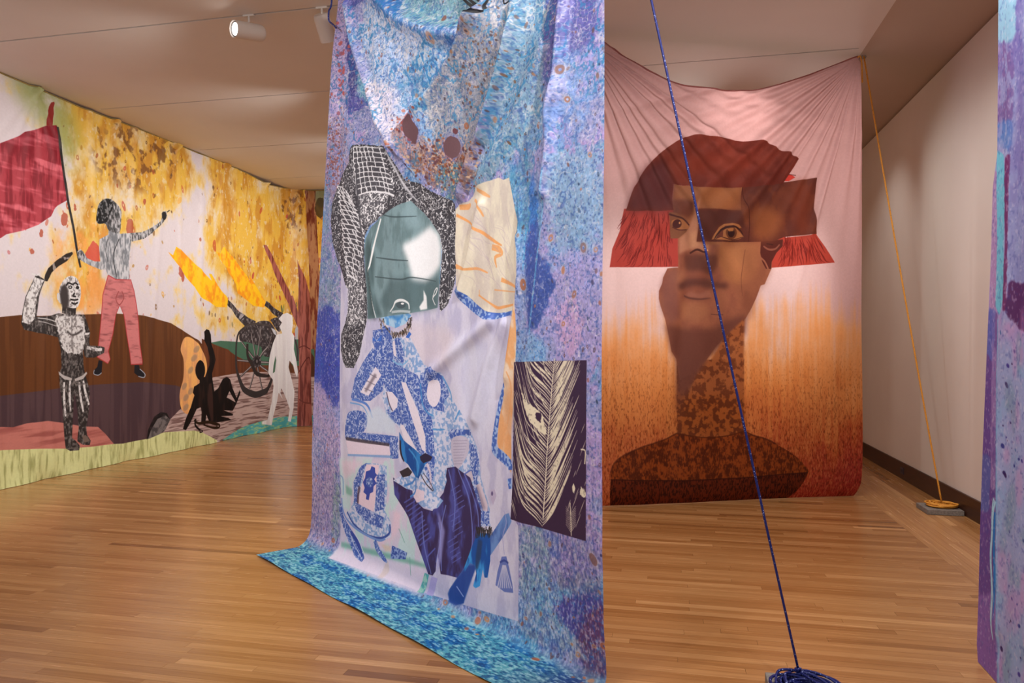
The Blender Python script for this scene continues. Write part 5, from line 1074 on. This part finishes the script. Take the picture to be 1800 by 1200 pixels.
# ================================================================== near right banner, seen almost edge-on
RA = at_z(1719, 1165)[:2]; RB = np.array([RA[0] + 0.03, RA[1] - 2.45])
RS = Plane(RA, RB - RA)
def paint_right():
    c = Canvas(RS, -0.12, 2.5, 0.0, 4.32, 300, (158, 168, 214))
    A = c.a; h, w = c.h, c.w
    n1 = c.n(90, 120, 201, 5); n2 = c.n(36, 60, 202, 4); n3 = c.n(9, 12, 203, 3); n4 = c.n(4, 5, 204, 2)
    def mixin(col, m): A[:] = A + (np.array(col, np.float32) / 255 - A) * m[..., None].astype(np.float32)
    mixin((176, 150, 206), sst(.45, .62, n1)); mixin((136, 172, 214), sst(.5, .64, n2) * .6)
    zz = (np.arange(h, dtype=np.float32) / c.res)[:, None] * np.ones((1, w), np.float32)
    mixin((112, 96, 168), sst(2.2, 3.0, zz) * sst(.35, .6, n2) * .8)
    def reg(pts, col, soft=5, alpha=.95, f=None):
        r = c.raster(c.tc(pts), pad=soft * 2 + 8)
        if r is None: return
        sl, m = r; m = blur(m, soft); m = sst(.28, .68, m + (n3[sl] - .5) * .6) * sst(0, .15, m)
        if f is not None: m = m * (0.3 + .7 * sst(.35, .6, f[sl]))
        c.put(sl, m, col, alpha)
    c.crop(0, 0, 1)
    reg([(1750, -40), (1791, -40), (1789, 75), (1753, 78)], (150, 196, 222), 6)
    reg([(1753, 72), (1786, 76), (1784, 215), (1753, 220)], (126, 98, 158), 6, .95, n3)
    reg([(1753, 215), (1784, 210), (1782, 262), (1753, 260)], (92, 130, 200), 5, .9, n3)
    reg([(1744, 300), (1753, 300), (1756, 440), (1752, 560), (1740, 556)], (176, 138, 186), 3, .9)
    reg([(1752, 262), (1766, 270), (1774, 330), (1770, 420), (1772, 520), (1760, 556), (1752, 540), (1754, 420)], (110, 196, 220), 3, .9)
    reg([(1770, 275), (1781, 270), (1778, 400), (1776, 545), (1768, 548), (1773, 420)], (112, 42, 98), 3, .9)
    reg([(1782, 60), (1830, 40), (1840, 360), (1780, 360)], (124, 112, 178), 8, .8, n2)
    reg([(1780, 330), (1840, 330), (1840, 480), (1795, 505), (1778, 470)], (140, 140, 196), 6, .8, n2)
    reg([(1778, 495), (1800, 500), (1850, 460), (1850, 600), (1795, 580), (1774, 550)], (84, 40, 98), 4)
    reg([(1738, 545), (1757, 550), (1757, 1215), (1700, 1215)], (108, 78, 150), 3, 1)
    reg([(1738, 540), (1752, 545), (1748, 640), (1734, 620)], (96, 110, 190), 4, .8); reg([(1722, 800), (1745, 800), (1740, 900), (1718, 900)], (92, 110, 178), 5, .7, n2)
    reg([(1712, 1050), (1756, 1040), (1756, 1215), (1705, 1215)], (148, 110, 186), 6, .7)
    reg([(1745, 545), (1757, 545), (1756, 860), (1744, 860)], (176, 146, 200), 3, .6, n2)
    c.line([(1754, 878), (1750, 900), (1748, 940), (1745, 980), (1749, 1040), (1746, 1090), (1750, 1125)], [10, 9, 7, 7, 8, 6, 2], (170, 214, 236))
    c.line([(1755, 900), (1753, 960), (1755, 1020), (1752, 1090)], [4, 7, 6, 2], (40, 120, 196))
    c.line([(1757, 560), (1757, 800), (1758, 1000), (1757, 1215)], [2.5], (130, 190, 226), .8, soft=1)
    rr = random.Random(8)
    for _ in range(420):
        x, y = rr.uniform(1761, 1990), rr.uniform(570, 1500); a = rr.uniform(.6, 2.4); c.ell(x, y, a, a * rr.uniform(1.3, 3.0), [(44, 50, 130), (60, 50, 140), (80, 110, 170), (50, 30, 90)][rr.randrange(4)], .9, n_=9, rot=-.25)
    for _ in range(60): c.ell(rr.uniform(1762, 1900), rr.uniform(560, 1300), rr.uniform(3, 9), rr.uniform(10, 40), [(206, 150, 200), (120, 150, 176)][rr.randrange(2)], .45, soft=3)
    mixin((214, 206, 230), sst(.62, .78, n4) * .35); mixin((60, 70, 150), sst(.62, .78, c.n(4, 5, 206, 2)) * .3)
    A *= (0.98 + 0.04 * c.n(2.5, 2.5, 207, 1))[..., None]
    return c
cr_ = paint_right(); M_right = cloth_mat('violet_print_cloth', cr_.image('violet_print'), 0.10, 1.0, 0.05, 0.4)
def build_right():
    nu, nv = 220, 260
    le = RS.uz([(1755, -4), (1753, 270), (1745, 330), (1742, 450), (1737, 560), (1732, 680), (1727, 800), (1723, 920), (1720, 1050), (1717, 1130), (1719, 1164)])[::-1]
    Z = 0.006 + np.linspace(0, 1, nv)[:, None] * 4.26 * np.ones((1, nu)); s = np.linspace(0, 1, nu)[None]
    ul = np.interp(Z, le[:, 1], le[:, 0]); U = ul + (2.42 - ul) * s
    f1 = RS.uz([(1781, 10), (1778, 300), (1775, 540), (1757, 700), (1757, 1100)])[::-1]
    d, sd, t = seg_dist(U, Z, f1); off = .008 * np.exp(-(d / .05) ** 2) + .005 * np.tanh(sd * d / .03) * np.exp(-(d / .2) ** 2)
    g = np.random.RandomState(2)
    for k in range(14):
        a0 = g.uniform(.2, 2.3); off += g.uniform(-.006, .01) * np.exp(-((U - a0 - g.uniform(-.1, .1) * (2 - Z)) / g.uniform(.04, .12)) ** 2)
    off += .008 * np.sin(U * 3 + .4)
    off *= np.clip((U - ul) / .2, 0, 1); n = np.array([-1.0, 0.0])
    X = RA[0] + RS.d[0] * U + n[0] * off; Y = RA[1] + RS.d[1] * U
    UV = np.stack([(U - cr_.u0) / (cr_.u1 - cr_.u0), (Z - cr_.z0) / (cr_.z1 - cr_.z0)], -1)
    return grid_cloth('banner', np.stack([X, Y, Z], -1), UV, M_right), (X[-1, 0], Y[-1, 0], Z[-1, 0])
right_cloth, R_TL = build_right()
tag(right_cloth, 'violet and pale blue dotted banner at the right edge, seen nearly edge-on', 'banner')
# ================================================================== hems and grommets
M_hem = noisy(mat('hem_cloth', (176, 112, 106), 0.8), (160, 96, 92), noise=20)
M_brass = mat('brass', (170, 150, 110), 0.35, 1.0)
def top_hem(parent, m, r=0.009, every=4):
    me = parent.data; n = len(me.vertices); co = np.empty(n * 3); me.vertices.foreach_get('co', co); co = co.reshape(-1, 3)
    # the grid's last row is the top edge
    cols = next(i for i in range(2, n) if abs(co[i][2] - co[0][2]) > 1e9) if False else parent['cols']
    row = co[-cols:][::every]
    V, Fc = tube_data(row, r, 6); return mesh('hem', V, Fc, m, parent, True)
port_cloth['cols'] = 300; left_cloth['cols'] = 520; blue_cloth['cols'] = 330; right_cloth['cols'] = 220
top_hem(port_cloth, M_hem, 0.007); top_hem(left_cloth, noisy(mat('hem_olive', (120, 104, 52), .8), (150, 126, 70), noise=9), 0.008)
top_hem(blue_cloth, noisy(mat('hem_blue', (110, 120, 180), .8), (80, 90, 150), noise=9)); top_hem(right_cloth, noisy(mat('hem_violet', (120, 110, 180), .8), (90, 80, 150), noise=9))
for o_ in (port_cloth, left_cloth, blue_cloth, right_cloth): del o_['cols']
def grommet(parent, p, d):
    t = np.linspace(0, 2 * math.pi, 17); q = [(p[0] + d[0] * .016 * math.cos(a), p[1] + d[1] * .016 * math.cos(a), p[2] - .03 + .016 * math.sin(a)) for a in t]
    V, Fc = tube_data(q, .004, 6); mesh('grommet', V, Fc, M_brass, parent, True)

# ================================================================== ropes, their coils and the weights
def rope_mat(name, c0, c1, scale, lo, hi):
    m = mat(name, c0, 0.55, spec=0.4); nt = m.node_tree; N = nt.nodes; L = nt.links; b = N['Principled BSDF']
    tc = N.new('ShaderNodeTexCoord'); vo = N.new('ShaderNodeTexVoronoi'); vo.inputs['Scale'].default_value = scale
    cr = N.new('ShaderNodeValToRGB'); cr.color_ramp.elements[0].position = lo; cr.color_ramp.elements[1].position = hi
    cr.color_ramp.elements[0].color = lin(c1); cr.color_ramp.elements[1].color = lin(c0)
    L.new(tc.outputs['Object'], vo.inputs[0]); L.new(vo.outputs['Distance'], cr.inputs[0]); L.new(cr.outputs[0], b.inputs['Base Color'])
    wv = N.new('ShaderNodeTexNoise'); wv.inputs['Scale'].default_value = 300; L.new(tc.outputs['Object'], wv.inputs[0])
    bp = N.new('ShaderNodeBump'); bp.inputs['Distance'].default_value = .002; L.new(wv.outputs[0], bp.inputs['Height']); L.new(bp.outputs[0], b.inputs['Normal'])
    return m
M_rblue = rope_mat('blue_rope', (12, 24, 96), (150, 165, 215), 95, .16, .26)
M_rora = rope_mat('orange_rope', (228, 158, 56), (80, 54, 26), 95, .16, .26)
M_block = noisy(mat('concrete_weight', (138, 130, 122), 0.9), (112, 105, 99), noise=60, bump=.3)
M_steel = mat('steel', (150, 148, 145), 0.35, 1.0)
def rope(a, b, r, m, sag, label, loops, coil_c, coil_r, coil_h, seed, group=None):
    a = np.array(a); b = np.array(b); t = np.linspace(0, 1, 60)[:, None]
    P = a + (b - a) * t; P[:, 2] -= sag * 4 * t[:, 0] * (1 - t[:, 0])
    n = 240; rr = random.Random(seed)
    V, Fc = tube_data(P, r, 8); o = mesh('rope', V, Fc, m, None, True); tag(o, label, 'rope')
    # the slack, one long line wound into a loose heap
    Q = []; steps = 22; cx, cy, cz = coil_c; ph = 0
    for k in range(loops * steps):
        f = k / (loops * steps - 1); an = 2 * math.pi * k / steps; lp = k / steps
        rad = coil_r * (0.80 + .26 * math.sin(lp * 2.399) + .05 * math.sin(an * 2 + lp)); ox = coil_r * .16 * math.cos(lp * 1.7); oy = coil_r * .16 * math.sin(lp * 2.3)
        z = cz + r + (coil_h - 2 * r) * (f ** .9) * (0.72 + .28 * math.sin(an + lp * 1.3)); Q.append((cx + ox + rad * math.cos(an), cy + oy + rad * math.sin(an) * .95, max(z, cz + r)))
    Q[-1] = tuple(P[-1]); Q += []
    V, Fc = tube_data(Q, r, 8); mesh('coil', V, Fc, m, o, True)
    return o, Q
ROPE_B = at_z(1033, -524, CEIL - .02); RE = at_z(1404, 1180, .095)
bx, by = 0.553, 3.205
blk1 = box('concrete_weight', (.411, 3.10, 0.0), (.693, 3.385, 0.045), M_block, bevel=.004)
tag(blk1, 'grey square concrete weight under the heaped blue rope in the foreground', 'weight')
rope_b, _ = rope(ROPE_B, tuple(RE), 0.0052, M_rblue, 0.03, 'taut blue rope with white flecks ending in a loose heap on the foreground weight', 15, (bx, by, .045), .125, .055, 1)
# one big loose loop over the heap
for k, (pts) in enumerate(([tuple(RE), (.50, 3.29, .105), (.455, 3.28, .10), (.435, 3.22, .085), (.44, 3.16, .07)], [tuple(RE), (.58, 3.29, .095), (.62, 3.27, .085), (.66, 3.22, .07), (.68, 3.15, .055)], [(.50, 3.27, .10), (.475, 3.24, .105), (.475, 3.17, .08)])):
    V, Fc = tube_data(catmull(pts, 8), .0058, 8); mesh('loose_loop', V, Fc, M_rblue, rope_b, True)
V, Fc = tube_data(catmull([(RE[0] + a, RE[1] + b, RE[2] + c_) for a, b, c_ in ((-.008, .0, -.01), (.009, -.01, -.004), (.009, .009, .003), (-.01, .009, .008), (-.006, -.009, .012), (.008, .0, .014))], 6), .006, 8); mesh('knot', V, Fc, M_rblue, rope_b, True)
ob = at_z(1655, 884, .075); oc = at_z(1656, 887, .06)
blk2 = box('concrete_weight', (oc[0] - .17, oc[1] - .16, 0.0), (min(oc[0] + .14, XR - .03), oc[1] + .14, 0.045), M_block, bevel=.004)
tag(blk2, 'grey square concrete weight by the right wall under the orange rope coil', 'weight')
OT = np.array([P_TR[0] + .03, P_TR[1], CEIL - .015])
rope_o, _ = rope(OT, (ob[0], ob[1], .085), 0.0075, M_rora, 0.05, 'orange rope with dark flecks slanting down to a flat coil by the right wall', 11, (oc[0], oc[1], .045), .115, .045, 2)
def cord(name_label, pts, r, m, cat='cord'):
    V, Fc = tube_data(catmull(pts, 8), r, 8); o = mesh('cord', V, Fc, m, None, True); tag(o, name_label, cat); return o
x, y, z = P_TR
cord('short orange cord end tied at the upper right corner of the portrait tapestry', [(x - .035, y - .03, z - .02), (x - .012, y - .045, z - .015), (x + .0, y - .05, z - .10), (x + .004, y - .05, z - .27)], .007, M_rora)
p1 = BS.uz([(590, -40), (590, 2), (585, 22), (585, 38), (592, 45), (598, 51)])
q3 = [(BA[0] + BS.d[0] * u + BN[0] * .03, BA[1] + BS.d[1] * u + BN[1] * .03, min(z_, CEIL - .02)) for u, z_ in p1]
q3[0] = (q3[0][0], q3[0][1], CEIL - .012)
cord('dark blue cord end hanging at the upper left corner of the speckled blue banner', q3, .006, M_rblue)
def hook(p, label):
    t = np.linspace(0, 2 * math.pi, 17); V, Fc = tube_data([(p[0] + .018 * math.cos(a), p[1], CEIL - .022 + .018 * math.sin(a)) for a in t], .004, 6)
    V, Fc = V, Fc; o = mesh('ceiling_hook', V, Fc, M_steel, None, True); tag(o, label, 'hook')
    V, Fc = tube_data([(p[0], p[1], CEIL), (p[0], p[1], CEIL - .004)], .02, 12); mesh('plate', V, Fc, M_steel, o)
hook(OT, 'small steel ceiling eye holding the orange rope above the portrait tapestry')
hook(ROPE_B, 'small steel ceiling eye holding the blue rope above the front banner')
grommet(port_cloth, P_TR, PS.d); grommet(port_cloth, P_TL, PS.d); grommet(blue_cloth, B_TL, BS.d); grommet(blue_cloth, B_TR, BS.d)

# ================================================================== track spotlights
M_lamp = mat('lamp_white', (214, 204, 196), 0.45); M_lampd = mat('lamp_reflector', (120, 122, 126), 0.25, 0.8)
M_glow = bpy.data.materials.new('lamp_glow'); M_glow.use_nodes = True
b_ = M_glow.node_tree.nodes['Principled BSDF']; b_.inputs['Emission Color'].default_value = (1, .95, .9, 1); b_.inputs['Emission Strength'].default_value = 6
M_off = mat('lamp_glass', (60, 60, 62), 0.1)
def lathe(name, prof, loc, axis, m, parent, n=28):
    ax = Vector(axis).normalized(); a = ax.cross(Vector((0, 0, 1)) if abs(ax.z) < .9 else Vector((1, 0, 0))).normalized(); b = ax.cross(a)
    V, Fc = [], []
    for t, r in prof:
        for k in range(n):
            an = 2 * math.pi * k / n; V.append(tuple(Vector(loc) + ax * t + a * (r * math.cos(an)) + b * (r * math.sin(an))))
    for i in range(len(prof) - 1):
        for k in range(n): Fc.append((i * n + k, i * n + (k + 1) % n, (i + 1) * n + (k + 1) % n, (i + 1) * n + k))
    Fc.append(tuple(range(n))[::-1]); Fc.append(tuple((len(prof) - 1) * n + k for k in range(n)))
    o = mesh(name, V, Fc, m, parent, True)
    md = o.modifiers.new('edge', 'EDGE_SPLIT'); md.split_angle = .6
    return o
def spotlight(x, axis, label, drop, lit, R_, L_, back):
    y = 5.56; e = bpy.data.objects.new('track_spotlight', None); link(e); e.location = (x, y, CEIL); tag(e, label, 'spotlight', 'track spotlights in the second ceiling slot'); e.empty_display_size = .1
    ax = Vector(axis).normalized(); piv = Vector((0, 0, -drop))
    V, Fc = box_data((-.05, -.012, -.014), (.05, .012, .0)); mesh('adapter', V, Fc, M_lamp, e)
    lathe('stem', [(0, .009), (drop - .02, .009)], (0, 0, -.008), (0, 0, -1), M_lamp, e, 14)
    st = piv - ax * back
    lathe('housing', [(0, R_ * .80), (.008, R_ * .9), (.022, R_ * .96), (.04, R_), (L_, R_), (L_, R_ * .90), (L_ - .02, R_ * .86)], st, ax, M_lamp, e)
    V = []; g = st + ax * (L_ - .018)
    lathe('bezel', [(0, R_ * .88), (.004, R_ * .88), (.004, R_ * .72), (0, R_ * .72)], st + ax * (L_ - .017), ax, M_lampd, e)
    lathe('lens', [(0, R_ * .74), (.002, R_ * .74)], st + ax * (L_ - .016), ax, M_glow if lit else M_off, e)
    return e
la = at_z(432, 22, CEIL)
spotlight(la[0], (-.46, -.86, -.16), 'white cylinder track spotlight with a bright lit lens, farther left on the ceiling', .14, True, .072, .27, .13)
lb = at_z(561, 8, CEIL)
spotlight(lb[0], (.04, .62, -.80), 'white cylinder track spotlight pointing down beside the blue banner', .09, False, .068, .215, .03)

# ================================================================== socket on the baseboard
def on_wall(px, py, X):
    r = rays([(px, py)])[0]; t = X / r[0]; return np.array([0, 0, H]) + r * t
sp_ = on_wall(1586, 827, XR - .02)
pl = box('outlet_plate', (XR - .026, sp_[1] - .057, sp_[2] - .036), (XR - .02, sp_[1] + .057, sp_[2] + .036), mat('outlet_plate', (52, 50, 66), .4), bevel=.002)
tag(pl, 'small dark outlet plate on the brown baseboard of the right wall', 'outlet')
for s_ in (-.025, .025): box('socket', (XR - .028, sp_[1] + s_ - .014, sp_[2] - .014), (XR - .026, sp_[1] + s_ + .014, sp_[2] + .014), mat('socket_dark', (30, 30, 40), .4), pl)
